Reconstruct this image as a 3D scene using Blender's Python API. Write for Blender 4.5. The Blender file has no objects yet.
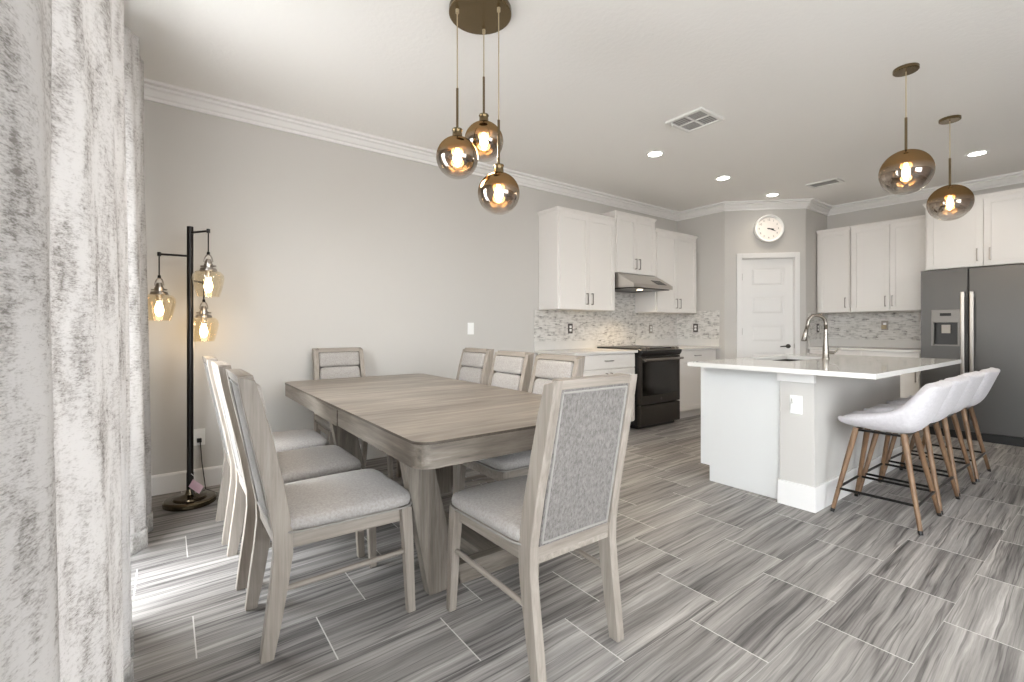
import bpy, bmesh, math, random
from mathutils import Vector, Matrix, noise
random.seed(7)
SC = bpy.context.scene
COL = SC.collection
PI = math.pi

# ------------------------------------------------------------------ materials
def newmat(name):
    m = bpy.data.materials.new(name); m.use_nodes = True
    nt = m.node_tree
    b = nt.nodes['Principled BSDF']
    return m, nt, b
def N(nt, typ, **kw):
    n = nt.nodes.new(typ)
    for k, v in kw.items():
        if k in n.inputs: n.inputs[k].default_value = v
        else: setattr(n, k, v)
    return n
def L(nt, a, b): nt.links.new(a, b)
def rgb(r, g, b): # sRGB 0-255 -> linear
    f = lambda c: (c/255/12.92) if c/255 <= .04045 else ((c/255+.055)/1.055)**2.4
    return (f(r), f(g), f(b), 1)
def plain(name, col, rough=.5, metal=0, spec=.5, bump=0, bscale=60, var=0, coat=0):
    m, nt, b = newmat(name)
    b.inputs['Base Color'].default_value = col
    b.inputs['Roughness'].default_value = rough
    b.inputs['Metallic'].default_value = metal
    b.inputs['Specular IOR Level'].default_value = spec
    b.inputs['Coat Weight'].default_value = coat
    tc = N(nt, 'ShaderNodeTexCoord')
    no = N(nt, 'ShaderNodeTexNoise', Scale=bscale, Detail=3.0); L(nt, tc.outputs['Object'], no.inputs['Vector'])
    if var:
        mx = N(nt, 'ShaderNodeMix', data_type='RGBA')
        mx.inputs[6].default_value = tuple(c*(1-var) for c in col[:3])+(1,)
        mx.inputs[7].default_value = tuple(min(1, c*(1+var)) for c in col[:3])+(1,)
        L(nt, no.outputs['Fac'], mx.inputs[0]); L(nt, mx.outputs[2], b.inputs['Base Color'])
    if bump:
        bp = N(nt, 'ShaderNodeBump', Strength=bump, Distance=.002); L(nt, no.outputs['Fac'], bp.inputs['Height'])
        L(nt, bp.outputs['Normal'], b.inputs['Normal'])
    return m
def emis(name, col, strength):
    m, nt, b = newmat(name)
    b.inputs['Base Color'].default_value = (.8, .8, .8, 1)
    b.inputs['Emission Color'].default_value = col
    b.inputs['Emission Strength'].default_value = strength
    return m
def wood(name, cols, axis, rough=.5, scale=1.0, spec=.35, along=3., across=45.):
    m, nt, b = newmat(name)
    b.inputs['Roughness'].default_value = rough
    b.inputs['Specular IOR Level'].default_value = spec
    tc = N(nt, 'ShaderNodeTexCoord')
    mp = N(nt, 'ShaderNodeMapping')
    s = [across*scale]*3; s[axis] = along*scale
    mp.inputs['Scale'].default_value = s
    L(nt, tc.outputs['Object'], mp.inputs['Vector'])
    n1 = N(nt, 'ShaderNodeTexNoise', Scale=1.0, Detail=5.0, Roughness=.65, Distortion=.4); L(nt, mp.outputs[0], n1.inputs['Vector'])
    mp2 = N(nt, 'ShaderNodeMapping'); s2 = [6.*scale]*3; s2[axis] = .9*scale; mp2.inputs['Scale'].default_value = s2
    L(nt, tc.outputs['Object'], mp2.inputs['Vector'])
    n2 = N(nt, 'ShaderNodeTexNoise', Scale=1.0, Detail=2.0); L(nt, mp2.outputs[0], n2.inputs['Vector'])
    ad = N(nt, 'ShaderNodeMath', operation='MULTIPLY_ADD'); ad.inputs[1].default_value = .6
    mu = N(nt, 'ShaderNodeMath', operation='MULTIPLY'); mu.inputs[1].default_value = .4
    L(nt, n2.outputs['Fac'], mu.inputs[0]); L(nt, n1.outputs['Fac'], ad.inputs[0]); L(nt, mu.outputs[0], ad.inputs[2])
    cr = N(nt, 'ShaderNodeValToRGB')
    cr.color_ramp.elements[0].position = .34; cr.color_ramp.elements[0].color = cols[0]
    cr.color_ramp.elements[1].position = .66; cr.color_ramp.elements[1].color = cols[2]
    e = cr.color_ramp.elements.new(.5); e.color = cols[1]
    L(nt, ad.outputs[0], cr.inputs['Fac']); L(nt, cr.outputs['Color'], b.inputs['Base Color'])
    bp = N(nt, 'ShaderNodeBump', Strength=.12, Distance=.002); L(nt, ad.outputs[0], bp.inputs['Height']); L(nt, bp.outputs['Normal'], b.inputs['Normal'])
    return m
def fabric(name, c1, c2, scale=260, rough=.95, bump=.25, stretch=(1, 1, 1), big=.0):
    m, nt, b = newmat(name)
    b.inputs['Roughness'].default_value = rough
    b.inputs['Specular IOR Level'].default_value = .15
    b.inputs['Sheen Weight'].default_value = .15
    tc = N(nt, 'ShaderNodeTexCoord'); mp = N(nt, 'ShaderNodeMapping'); mp.inputs['Scale'].default_value = stretch
    L(nt, tc.outputs['Object'], mp.inputs['Vector'])
    n1 = N(nt, 'ShaderNodeTexNoise', Scale=scale, Detail=4.0, Roughness=.7); L(nt, mp.outputs[0], n1.inputs['Vector'])
    n2 = N(nt, 'ShaderNodeTexNoise', Scale=scale*.16, Detail=3.0); L(nt, mp.outputs[0], n2.inputs['Vector'])
    mx0 = N(nt, 'ShaderNodeMath', operation='MULTIPLY_ADD'); mx0.inputs[1].default_value = .55
    mm = N(nt, 'ShaderNodeMath', operation='MULTIPLY'); mm.inputs[1].default_value = .45
    L(nt, n2.outputs['Fac'], mm.inputs[0]); L(nt, n1.outputs['Fac'], mx0.inputs[0]); L(nt, mm.outputs[0], mx0.inputs[2])
    cr = N(nt, 'ShaderNodeValToRGB'); cr.color_ramp.elements[0].position = .38; cr.color_ramp.elements[1].position = .62
    cr.color_ramp.elements[0].color = c1; cr.color_ramp.elements[1].color = c2
    L(nt, mx0.outputs[0], cr.inputs['Fac']); L(nt, cr.outputs['Color'], b.inputs['Base Color'])
    bp = N(nt, 'ShaderNodeBump', Strength=bump, Distance=.001); L(nt, n1.outputs['Fac'], bp.inputs['Height']); L(nt, bp.outputs['Normal'], b.inputs['Normal'])
    return m

M = {}
M['wall'] = plain('wall_paint', rgb(197, 193.5, 189), .85, bump=.12, bscale=90, spec=.25)
M['ceiling'] = plain('ceiling_paint', rgb(240, 238, 235), .95, bump=.9, bscale=34, spec=.1)
M['trim'] = plain('trim_white', rgb(229, 227, 225), .45, spec=.4)
M['cab'] = plain('cabinet_white', rgb(228, 224, 220), .42, spec=.4)
M['island_white'] = plain('island_white', rgb(222, 222, 221), .45, spec=.4)
M['plastic'] = plain('white_plastic', rgb(240, 240, 238), .35)
M['dark_plate'] = plain('dark_plate', rgb(70, 64, 60), .4)
M['slot'] = plain('slot_dark', rgb(30, 30, 30), .5)
M['black_metal'] = plain('black_metal', rgb(30, 28, 27), .35, metal=.6)
M['bronze'] = plain('antique_bronze', rgb(104, 94, 78), .18, metal=1.0, var=.08)
M['pend_bronze'] = plain('pendant_bronze', rgb(122, 106, 80), .26, metal=1.0)
M['faucet_nickel'] = plain('faucet_nickel', rgb(140, 134, 127), .27, metal=1.0)
M['nickel'] = plain('brushed_nickel', rgb(156, 150, 144), .28, metal=1.0)
M['cord'] = plain('tan_cord', rgb(176, 158, 128), .5)
M['hood_steel'] = plain('hood_steel', rgb(200, 195, 189), .36, metal=1.0)
M['slate'] = plain('slate_steel', rgb(90, 88, 86), .38, metal=.9)
M['disp_steel'] = plain('dispenser_steel', rgb(120, 116, 112), .4, metal=.85)
M['paddle'] = plain('dispenser_paddle', rgb(168, 160, 150), .5)
M['slate_dark'] = plain('slate_dark', rgb(66, 62, 58), .35, metal=.7)
M['black_gloss'] = plain('black_glass', rgb(14, 13, 12), .08)
M['black'] = plain('black_enamel', rgb(18, 17, 16), .35)
M['dark_in'] = plain('dispenser_recess', rgb(40, 38, 36), .4)
M['steel_sink'] = plain('sink_steel', rgb(78, 76, 74), .4, metal=.9)
M['quartz'] = plain('white_quartz', rgb(222, 220, 216), .12, var=.03, bscale=9, coat=.3)
M['perim_quartz'] = plain('grey_quartz', rgb(214, 211, 207), .2, var=.04, bscale=14)
M['pink_tag'] = plain('pink_tag', rgb(232, 196, 206), .7)
M['stool_fabric'] = fabric('stool_fabric', rgb(196, 192, 195), rgb(212, 208, 211), 380, bump=.15)
M['chair_fabric'] = fabric('chair_fabric', rgb(152, 147, 143), rgb(178, 173, 169), 700)
M['chair_fabric_back'] = fabric('chair_back_fabric', rgb(94, 90, 87), rgb(138, 133, 129), 800, stretch=(1, 1, .5))
M['piping'] = plain('piping', rgb(150, 146, 141), .8)
cw = (rgb(124, 115, 106), rgb(145, 136, 127), rgb(163, 154.5, 145))
M['chair_wood_z'] = wood('chair_wood_upright', cw, 2, .45, along=3, across=60)
M['chair_wood_x'] = wood('chair_wood_cross', cw, 0, .45, along=3, across=60)
M['chair_wood_y'] = wood('chair_wood_side', cw, 1, .45, along=3, across=60)
tw = (rgb(100, 90, 81), rgb(138, 128, 117), rgb(172, 162, 150))
M['table_top'] = wood('table_top_wood', tw, 1, .34, along=2.2, across=26, spec=.5)
ta = (rgb(88, 81, 73), rgb(118, 110, 101), rgb(146, 138, 128))
M['table_x'] = wood('table_wood_x', ta, 0, .4)
M['table_y'] = wood('table_wood_y', ta, 1, .4)
M['table_edge'] = wood('table_edge_wood', (rgb(64, 57, 50), rgb(80, 72, 64), rgb(96, 88, 79)), 0, .4)
M['table_z'] = wood('table_wood_z', ta, 2, .42)
sw = (rgb(82, 62, 46), rgb(112, 86, 64), rgb(136, 108, 82))
M['stool_wood'] = wood('stool_wood', sw, 2, .42)
M['bulb'] = emis('warm_bulb', (1, .86, .66, 1), 60)
M['bulb_dim'] = emis('filament_bulb', (1, .78, .5, 1), 9)
M['can_light'] = emis('recessed_lens', (1, .95, .86, 1), 14)
M['vent_white'] = plain('vent_white', rgb(226, 225, 222), .5)
M['vent_slat'] = plain('vent_slat', rgb(176, 175, 174), .5)
M['vent_dark'] = plain('vent_dark', rgb(120, 119, 118), .7)
M['clock_face'] = plain('clock_face', rgb(236, 230, 224), .5)
M['clock_mark'] = plain('clock_mark', rgb(96, 90, 86), .5)
M['gasket'] = plain('gasket', rgb(24, 24, 24), .6)

def m_floor():
    m, nt, b = newmat('wood_look_tile')
    tc = N(nt, 'ShaderNodeTexCoord'); sp = N(nt, 'ShaderNodeSeparateXYZ'); L(nt, tc.outputs['Object'], sp.inputs[0])
    def mth(op, a, bb=None, c=None):
        n = N(nt, 'ShaderNodeMath', operation=op)
        for i, v in enumerate((a, bb, c)):
            if v is None: continue
            if isinstance(v, (int, float)): n.inputs[i].default_value = v
            else: L(nt, v, n.inputs[i])
        return n.outputs[0]
    P, Q = .302, .60
    u = mth('DIVIDE', mth('SUBTRACT', sp.outputs[0], .005), P)
    row = mth('FLOOR', u); fu = mth('FRACT', u)
    r3 = mth('FLOORED_MODULO', row, 3.0)
    off = mth('MULTIPLY_ADD', r3, -.2, .545)
    v = mth('DIVIDE', mth('SUBTRACT', sp.outputs[1], off), Q)
    tid = mth('FLOOR', v); fv = mth('FRACT', v)
    du = mth('MULTIPLY', mth('MINIMUM', fu, mth('SUBTRACT', 1.0, fu)), P)
    dv = mth('MULTIPLY', mth('MINIMUM', fv, mth('SUBTRACT', 1.0, fv)), Q)
    gu = mth('LESS_THAN', du, .0013); gv = mth('LESS_THAN', dv, .0022)
    idv = N(nt, 'ShaderNodeCombineXYZ'); L(nt, row, idv.inputs[0]); L(nt, tid, idv.inputs[1])
    wn = N(nt, 'ShaderNodeTexWhiteNoise', noise_dimensions='3D'); L(nt, idv.outputs[0], wn.inputs['Vector'])
    # grain coordinates: slow along y, fast across x, jumping from tile to tile
    wob = N(nt, 'ShaderNodeTexNoise', Scale=3.0, Detail=2.0); L(nt, tc.outputs['Object'], wob.inputs['Vector'])
    gx = mth('ADD', mth('MULTIPLY', sp.outputs[0], 40.0), mth('MULTIPLY', wn.outputs['Value'], 60.0))
    gx = mth('MULTIPLY_ADD', wob.outputs['Fac'], .7, gx)
    gx = mth('MULTIPLY_ADD', sp.outputs[1], 1.6, gx)
    gy = mth('MULTIPLY', sp.outputs[1], 1.0)
    cv = N(nt, 'ShaderNodeCombineXYZ'); L(nt, gx, cv.inputs[0]); L(nt, gy, cv.inputs[1]); L(nt, mth('MULTIPLY', wn.outputs['Value'], 37.0), cv.inputs[2])
    n1 = N(nt, 'ShaderNodeTexNoise', Scale=1.0, Detail=8.0, Roughness=.7, Distortion=.18); L(nt, cv.outputs[0], n1.inputs['Vector'])
    vs = N(nt, 'ShaderNodeVectorMath', operation='SCALE'); vs.inputs['Scale'].default_value = .33; L(nt, cv.outputs[0], vs.inputs[0])
    n2 = N(nt, 'ShaderNodeTexNoise', Scale=1.0, Detail=2.0); L(nt, vs.outputs[0], n2.inputs['Vector'])
    g = mth('MULTIPLY_ADD', n1.outputs['Fac'], .62, mth('MULTIPLY', n2.outputs['Fac'], .38))
    n3 = N(nt, 'ShaderNodeTexNoise', Scale=.55, Detail=3.0, Roughness=.5); L(nt, cv.outputs[0], n3.inputs['Vector'])
    vein = mth('MAXIMUM', mth('SUBTRACT', 1.0, mth('MULTIPLY', mth('ABSOLUTE', mth('SUBTRACT', n3.outputs['Fac'], .47)), 32.0)), 0.0)
    g = mth('SUBTRACT', g, mth('MULTIPLY', vein, mth('MULTIPLY', n2.outputs['Fac'], .22)))
    g = mth('ADD', g, mth('MULTIPLY', mth('SUBTRACT', wn.outputs['Value'], .5), .05))
    cr = N(nt, 'ShaderNodeValToRGB'); els = cr.color_ramp.elements
    els[0].position = .31; els[0].color = rgb(72, 69, 68)
    els[1].position = .66; els[1].color = rgb(196, 192, 188)
    for p_, c_ in ((.40, rgb(106, 102, 100)), (.48, rgb(136, 132, 129)), (.57, rgb(163, 158, 154))):
        e = els.new(p_); e.color = c_
    L(nt, g, cr.inputs['Fac'])
    mx = N(nt, 'ShaderNodeMix', data_type='RGBA'); L(nt, cr.outputs['Color'], mx.inputs[6]); mx.inputs[7].default_value = rgb(214, 211, 207)
    L(nt, mth('MAXIMUM', mth('MULTIPLY', gu, .35), mth('MULTIPLY', gv, .9)), mx.inputs[0])
    L(nt, mx.outputs[2], b.inputs['Base Color'])
    b.inputs['Roughness'].default_value = .46
    b.inputs['Specular IOR Level'].default_value = .32
    bp = N(nt, 'ShaderNodeBump', Strength=.3, Distance=.002); bp.invert = True
    L(nt, mth('MAXIMUM', gu, gv), bp.inputs['Height']); L(nt, bp.outputs['Normal'], b.inputs['Normal'])
    return m
M['floor'] = m_floor()

def m_mosaic():
    m, nt, b = newmat('stone_stick_mosaic')
    tc = N(nt, 'ShaderNodeTexCoord'); sp = N(nt, 'ShaderNodeSeparateXYZ'); L(nt, tc.outputs['Object'], sp.inputs[0])
    ad = N(nt, 'ShaderNodeMath', operation='ADD'); L(nt, sp.outputs[0], ad.inputs[0]); L(nt, sp.outputs[1], ad.inputs[1])
    cb = N(nt, 'ShaderNodeCombineXYZ'); L(nt, ad.outputs[0], cb.inputs[0]); L(nt, sp.outputs[2], cb.inputs[1])
    br = N(nt, 'ShaderNodeTexBrick', Scale=1.0); L(nt, cb.outputs[0], br.inputs['Vector'])
    br.inputs['Color1'].default_value = (0, 0, 0, 1); br.inputs['Color2'].default_value = (1, 1, 1, 1); br.inputs['Mortar'].default_value = (.62, .62, .62, 1)
    br.inputs['Brick Width'].default_value = .06; br.inputs['Row Height'].default_value = .0125; br.inputs['Mortar Size'].default_value = .0008
    br.inputs['Bias'].default_value = 0; br.offset = .37; br.squash = .7; br.squash_frequency = 3
    no = N(nt, 'ShaderNodeTexNoise', Scale=16.0, Detail=4.0); L(nt, cb.outputs[0], no.inputs['Vector'])
    mx = N(nt, 'ShaderNodeMath', operation='MULTIPLY_ADD'); mx.inputs[1].default_value = .45
    L(nt, br.outputs['Color'], mx.inputs[0]); L(nt, no.outputs['Fac'], mx.inputs[2])
    cr = N(nt, 'ShaderNodeValToRGB'); els = cr.color_ramp.elements
    els[0].position = .32; els[0].color = rgb(84, 81, 78); els[1].position = .86; els[1].color = rgb(214, 211, 207)
    for p_, c_ in ((.41, rgb(138, 135, 131)), (.53, rgb(180, 177, 173)), (.70, rgb(202, 198, 193))):
        e = els.new(p_); e.color = c_
    L(nt, mx.outputs[0], cr.inputs['Fac']); L(nt, cr.outputs['Color'], b.inputs['Base Color'])
    b.inputs['Roughness'].default_value = .3
    bp = N(nt, 'ShaderNodeBump', Strength=.3, Distance=.002); L(nt, br.outputs['Fac'], bp.inputs['Height']); bp.invert = True; L(nt, bp.outputs['Normal'], b.inputs['Normal'])
    return m
M['mosaic'] = m_mosaic()

def m_curtain():
    m, nt, b = newmat('curtain_fabric')
    out = nt.nodes['Material Output']
    tc = N(nt, 'ShaderNodeTexCoord')
    mp = N(nt, 'ShaderNodeMapping'); mp.inputs['Scale'].default_value = (26, 26, 9); L(nt, tc.outputs['UV'], mp.inputs['Vector'])
    mp.inputs['Scale'].default_value = (44, 100, 1)      # broken woven dashes
    n1 = N(nt, 'ShaderNodeTexNoise', Scale=1.0, Detail=5.0, Roughness=.75); L(nt, mp.outputs[0], n1.inputs['Vector'])
    mp2 = N(nt, 'ShaderNodeMapping'); mp2.inputs['Scale'].default_value = (130, 420, 1); L(nt, tc.outputs['UV'], mp2.inputs['Vector'])
    n2 = N(nt, 'ShaderNodeTexNoise', Scale=1.0, Detail=3.0, Roughness=.7); L(nt, mp2.outputs[0], n2.inputs['Vector'])
    mp3 = N(nt, 'ShaderNodeMapping'); mp3.inputs['Scale'].default_value = (18, 5.0, 1); L(nt, tc.outputs['UV'], mp3.inputs['Vector'])
    n3 = N(nt, 'ShaderNodeTexNoise', Scale=1.0, Detail=3.0, Roughness=.6); L(nt, mp3.outputs[0], n3.inputs['Vector'])
    a = N(nt, 'ShaderNodeMath', operation='MULTIPLY_ADD'); a.inputs[1].default_value = .36; L(nt, n1.outputs['Fac'], a.inputs[0])
    a2 = N(nt, 'ShaderNodeMath', operation='MULTIPLY_ADD'); a2.inputs[1].default_value = .30; L(nt, n2.outputs['Fac'], a2.inputs[0])
    a3 = N(nt, 'ShaderNodeMath', operation='MULTIPLY'); a3.inputs[1].default_value = .34; L(nt, n3.outputs['Fac'], a3.inputs[0])
    L(nt, a3.outputs[0], a2.inputs[2]); L(nt, a2.outputs[0], a.inputs[2])
    cr = N(nt, 'ShaderNodeValToRGB'); els = cr.color_ramp.elements
    els[0].position = .41; els[0].color = rgb(142, 137, 133); els[1].position = .52; els[1].color = rgb(209, 206, 204)
    e = els.new(.46); e.color = rgb(184, 180, 177)
    L(nt, a.outputs[0], cr.inputs['Fac']); L(nt, cr.outputs['Color'], b.inputs['Base Color'])
    b.inputs['Roughness'].default_value = .9; b.inputs['Specular IOR Level'].default_value = .1
    tr = N(nt, 'ShaderNodeBsdfTranslucent'); L(nt, cr.outputs['Color'], tr.inputs['Color'])
    ms = N(nt, 'ShaderNodeMixShader'); ms.inputs[0].default_value = .3
    L(nt, b.outputs[0], ms.inputs[1]); L(nt, tr.outputs[0], ms.inputs[2]); L(nt, ms.outputs[0], out.inputs['Surface'])
    return m
M['curtain'] = m_curtain()
M['curtain_hem'] = fabric('curtain_hem', rgb(140, 136, 132), rgb(190, 187, 183), 90)

def thin_glass(name, tint, gloss=.08, fres=1.35):
    m, nt, b = newmat(name); out = nt.nodes['Material Output']; nt.nodes.remove(b)
    t = N(nt, 'ShaderNodeBsdfTransparent'); t.inputs['Color'].default_value = tint
    g = N(nt, 'ShaderNodeBsdfGlossy'); g.inputs['Roughness'].default_value = .03; g.inputs['Color'].default_value = (1, 1, 1, 1)
    lw = N(nt, 'ShaderNodeLayerWeight', Blend=.25)
    ma = N(nt, 'ShaderNodeMath', operation='MULTIPLY_ADD'); ma.inputs[1].default_value = .5; ma.inputs[2].default_value = gloss
    L(nt, lw.outputs['Facing'], ma.inputs[0])
    mx = N(nt, 'ShaderNodeMixShader'); L(nt, ma.outputs[0], mx.inputs[0]); L(nt, t.outputs[0], mx.inputs[1]); L(nt, g.outputs[0], mx.inputs[2])
    L(nt, mx.outputs[0], out.inputs['Surface'])
    return m
M['window_glass'] = thin_glass('window_glass', (.97, .98, .98, 1), .02)
M['amber_glass'] = thin_glass('amber_glass', (.97, .91, .78, 1), .06)

def m_ombre(r):
    # mirrored bronze glass fading to clear towards the bottom of the globe
    m, nt, b = newmat('ombre_globe_glass'); out = nt.nodes['Material Output']; nt.nodes.remove(b)
    tc = N(nt, 'ShaderNodeTexCoord'); sp = N(nt, 'ShaderNodeSeparateXYZ'); L(nt, tc.outputs['Object'], sp.inputs[0])
    mr = N(nt, 'ShaderNodeMapRange'); mr.inputs[1].default_value = -.7*r; mr.inputs[2].default_value = .25*r; L(nt, sp.outputs[2], mr.inputs[0])
    t = N(nt, 'ShaderNodeBsdfTransparent'); g = N(nt, 'ShaderNodeBsdfGlossy'); g.inputs['Roughness'].default_value = .025
    ct = N(nt, 'ShaderNodeMix', data_type='RGBA'); ct.inputs[6].default_value = (.95, .93, .9, 1); ct.inputs[7].default_value = (.36, .22, .10, 1)
    L(nt, mr.outputs[0], ct.inputs[0]); L(nt, ct.outputs[2], t.inputs['Color'])
    cg = N(nt, 'ShaderNodeMix', data_type='RGBA'); cg.inputs[6].default_value = (.9, .88, .85, 1); cg.inputs[7].default_value = (.30, .19, .09, 1)
    L(nt, mr.outputs[0], cg.inputs[0]); L(nt, cg.outputs[2], g.inputs['Color'])
    lw = N(nt, 'ShaderNodeLayerWeight', Blend=.3)
    f1 = N(nt, 'ShaderNodeMath', operation='MULTIPLY_ADD'); f1.inputs[1].default_value = .84; f1.inputs[2].default_value = .06; L(nt, mr.outputs[0], f1.inputs[0])
    f2 = N(nt, 'ShaderNodeMath', operation='MULTIPLY_ADD', use_clamp=True); f2.inputs[1].default_value = .45; L(nt, lw.outputs['Facing'], f2.inputs[0]); L(nt, f1.outputs[0], f2.inputs[2])
    mx = N(nt, 'ShaderNodeMixShader'); L(nt, f2.outputs[0], mx.inputs[0]); L(nt, t.outputs[0], mx.inputs[1]); L(nt, g.outputs[0], mx.inputs[2])
    L(nt, mx.outputs[0], out.inputs['Surface'])
    return m

# ------------------------------------------------------------------ mesh helpers
def BM(): return bmesh.new()
def box(bm, x0, x1, y0, y1, z0, z1):
    vs = [bm.verts.new(p) for p in ((x0,y0,z0),(x1,y0,z0),(x1,y1,z0),(x0,y1,z0),(x0,y0,z1),(x1,y0,z1),(x1,y1,z1),(x0,y1,z1))]
    for f in ((3,2,1,0),(4,5,6,7),(0,1,5,4),(1,2,6,5),(2,3,7,6),(3,0,4,7)): bm.faces.new([vs[i] for i in f])
    return vs
def prism(bm, pts, axis, a, b):
    """polygon pts in the two other axes, extruded along axis from a to b"""
    def mk(p, t):
        if axis == 0: return (t, p[0], p[1])
        if axis == 1: return (p[0], t, p[1])
        return (p[0], p[1], t)
    A = [bm.verts.new(mk(p, a)) for p in pts]; B = [bm.verts.new(mk(p, b)) for p in pts]
    n = len(pts)
    bm.faces.new(A[::-1]); bm.faces.new(B)
    for i in range(n): bm.faces.new((A[i], A[(i+1) % n], B[(i+1) % n], B[i]))
def tube(bm, pts, r, seg=10, cap=True):
    pts = [Vector(p) for p in pts]; n = len(pts)
    rs = r if isinstance(r, (list, tuple)) else [r]*n
    rings = []; up = None
    for i, p in enumerate(pts):
        d = (pts[min(i+1, n-1)]-pts[max(i-1, 0)]).normalized()
        if up is None:
            up = Vector((0, 0, 1)) if abs(d.z) < .9 else Vector((1, 0, 0))
        s = d.cross(up).normalized(); up = s.cross(d).normalized()
        rings.append([bm.verts.new(p+rs[i]*(math.cos(2*PI*k/seg)*s+math.sin(2*PI*k/seg)*up)) for k in range(seg)])
    for a, b in zip(rings, rings[1:]):
        for k in range(seg): bm.faces.new((a[k], a[(k+1) % seg], b[(k+1) % seg], b[k]))
    if cap: bm.faces.new(rings[0][::-1]); bm.faces.new(rings[-1])
def lathe(bm, prof, seg=32, c=(0, 0, 0), mat=None):
    rings = []
    for r, z in prof:
        if r < 1e-6: ring = [bm.verts.new((c[0], c[1], c[2]+z))]
        else: ring = [bm.verts.new((c[0]+r*math.cos(2*PI*k/seg), c[1]+r*math.sin(2*PI*k/seg), c[2]+z)) for k in range(seg)]
        rings.append(ring)
    for a, b in zip(rings, rings[1:]):
        for k in range(seg):
            va = [a[k % len(a)], a[(k+1) % len(a)]] if len(a) > 1 else [a[0]]
            vb = [b[(k+1) % len(b)], b[k % len(b)]] if len(b) > 1 else [b[0]]
            if len(va)+len(vb) >= 3: bm.faces.new(va+vb)
def pillow(bm, c, a, b, h, e1=.55, e2=.28, nu=40, nv=14, fx=None):
    """closed superellipsoid cushion centred on c, half sizes a, b, h"""
    sp = lambda w, e: math.copysign(abs(w)**e, w)
    rows = []
    for j in range(nv+1):
        ph = -PI/2+PI*j/nv
        if j in (0, nv):
            rows.append([bm.verts.new((c[0], c[1], c[2]+h*sp(math.sin(ph), e1)))]); continue
        row = []
        for i in range(nu):
            th = 2*PI*i/nu
            row.append(bm.verts.new((c[0]+a*sp(math.cos(ph), e1)*sp(math.cos(th), e2), c[1]+b*sp(math.cos(ph), e1)*sp(math.sin(th), e2), c[2]+h*sp(math.sin(ph), e1))))
        rows.append(row)
    for A, B in zip(rows, rows[1:]):
        for i in range(nu):
            va = [A[i], A[(i+1) % nu]] if len(A) > 1 else [A[0]]
            vb = [B[(i+1) % nu], B[i]] if len(B) > 1 else [B[0]]
            bm.faces.new(va+vb)
    if fx:
        for v in bm.verts: v.co = fx(v.co)
def rrect(x0, x1, y0, y1, r, n=8):
    pts = []
    for cx, cy, a0 in ((x1-r, y1-r, 0), (x0+r, y1-r, PI/2), (x0+r, y0+r, PI), (x1-r, y0+r, 1.5*PI)):
        for k in range(n+1):
            a = a0+PI/2*k/n; pts.append((cx+r*math.cos(a), cy+r*math.sin(a)))
    return pts
def obj(name, bm, mat, parent=None, smooth=False, bevel=0, loc=None, angle=40):
    bmesh.ops.recalc_face_normals(bm, faces=bm.faces[:])
    me = bpy.data.meshes.new(name); bm.to_mesh(me); bm.free()
    o = bpy.data.objects.new(name, me); COL.objects.link(o)
    if mat is not None: me.materials.append(M[mat] if isinstance(mat, str) else mat)
    if parent: o.parent = parent
    if loc: o.location = loc
    if smooth:
        for p in me.polygons: p.use_smooth = True
        if smooth == 'auto':
            me.set_sharp_from_angle(angle=math.radians(angle))
    if bevel:
        md = o.modifiers.new('edge', 'BEVEL'); md.width = bevel; md.segments = 2; md.limit_method = 'ANGLE'; md.angle_limit = math.radians(50)
    return o
def tag(o, label, cat, group=None):
    o['label'] = label; o['category'] = cat
    if group: o['group'] = group
    return o
def thing(name, label, cat, loc=(0, 0, 0), rz=0, group=None):
    o = bpy.data.objects.new(name, None); COL.objects.link(o); o.empty_display_size = .05
    o.location = loc; o.rotation_euler = (0, 0, rz)
    return tag(o, label, cat, group)
def struct(name, bm, mat, parent=None, **k):
    o = obj(name, bm, mat, parent, **k)
    if not parent: o['kind'] = 'structure'
    return o
def dup(src, loc, rz=0, label=None):
    r = src.copy(); COL.objects.link(r); r.location = loc; r.rotation_euler = (0, 0, rz)
    if label: r['label'] = label
    for ch in list(src.children):
        c = ch.copy(); COL.objects.link(c); c.parent = r
        for g in list(ch.children):
            d = g.copy(); COL.objects.link(d); d.parent = c
    return r
def bx(name, b, mat, parent=None, bevel=0, **k):
    bm = BM(); box(bm, *b); return obj(name, bm, mat, parent, bevel=bevel, **k)
def sweep(path, prof):
    """profile (offset into room, z) swept along a plan polyline, mitred"""
    bm = BM(); n = len(path); rings = []
    P = [Vector(p) for p in path]
    nr = []
    for a, b in zip(P, P[1:]):
        d = (b-a).normalized(); nr.append(Vector((d.y, -d.x)))
    for i in range(n):
        if i == 0: m = nr[0]
        elif i == n-1: m = nr[-1]
        else:
            m = nr[i-1]+nr[i]; m = m/m.dot(nr[i])
        rings.append([bm.verts.new((P[i].x+m.x*d, P[i].y+m.y*d, z)) for d, z in prof])
    k = len(prof)
    for a, b in zip(rings, rings[1:]):
        for j in range(k): bm.faces.new((a[j], a[(j+1) % k], b[(j+1) % k], b[j]))
    bm.faces.new(rings[0]); bm.faces.new(rings[-1][::-1])
    return bm

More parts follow.
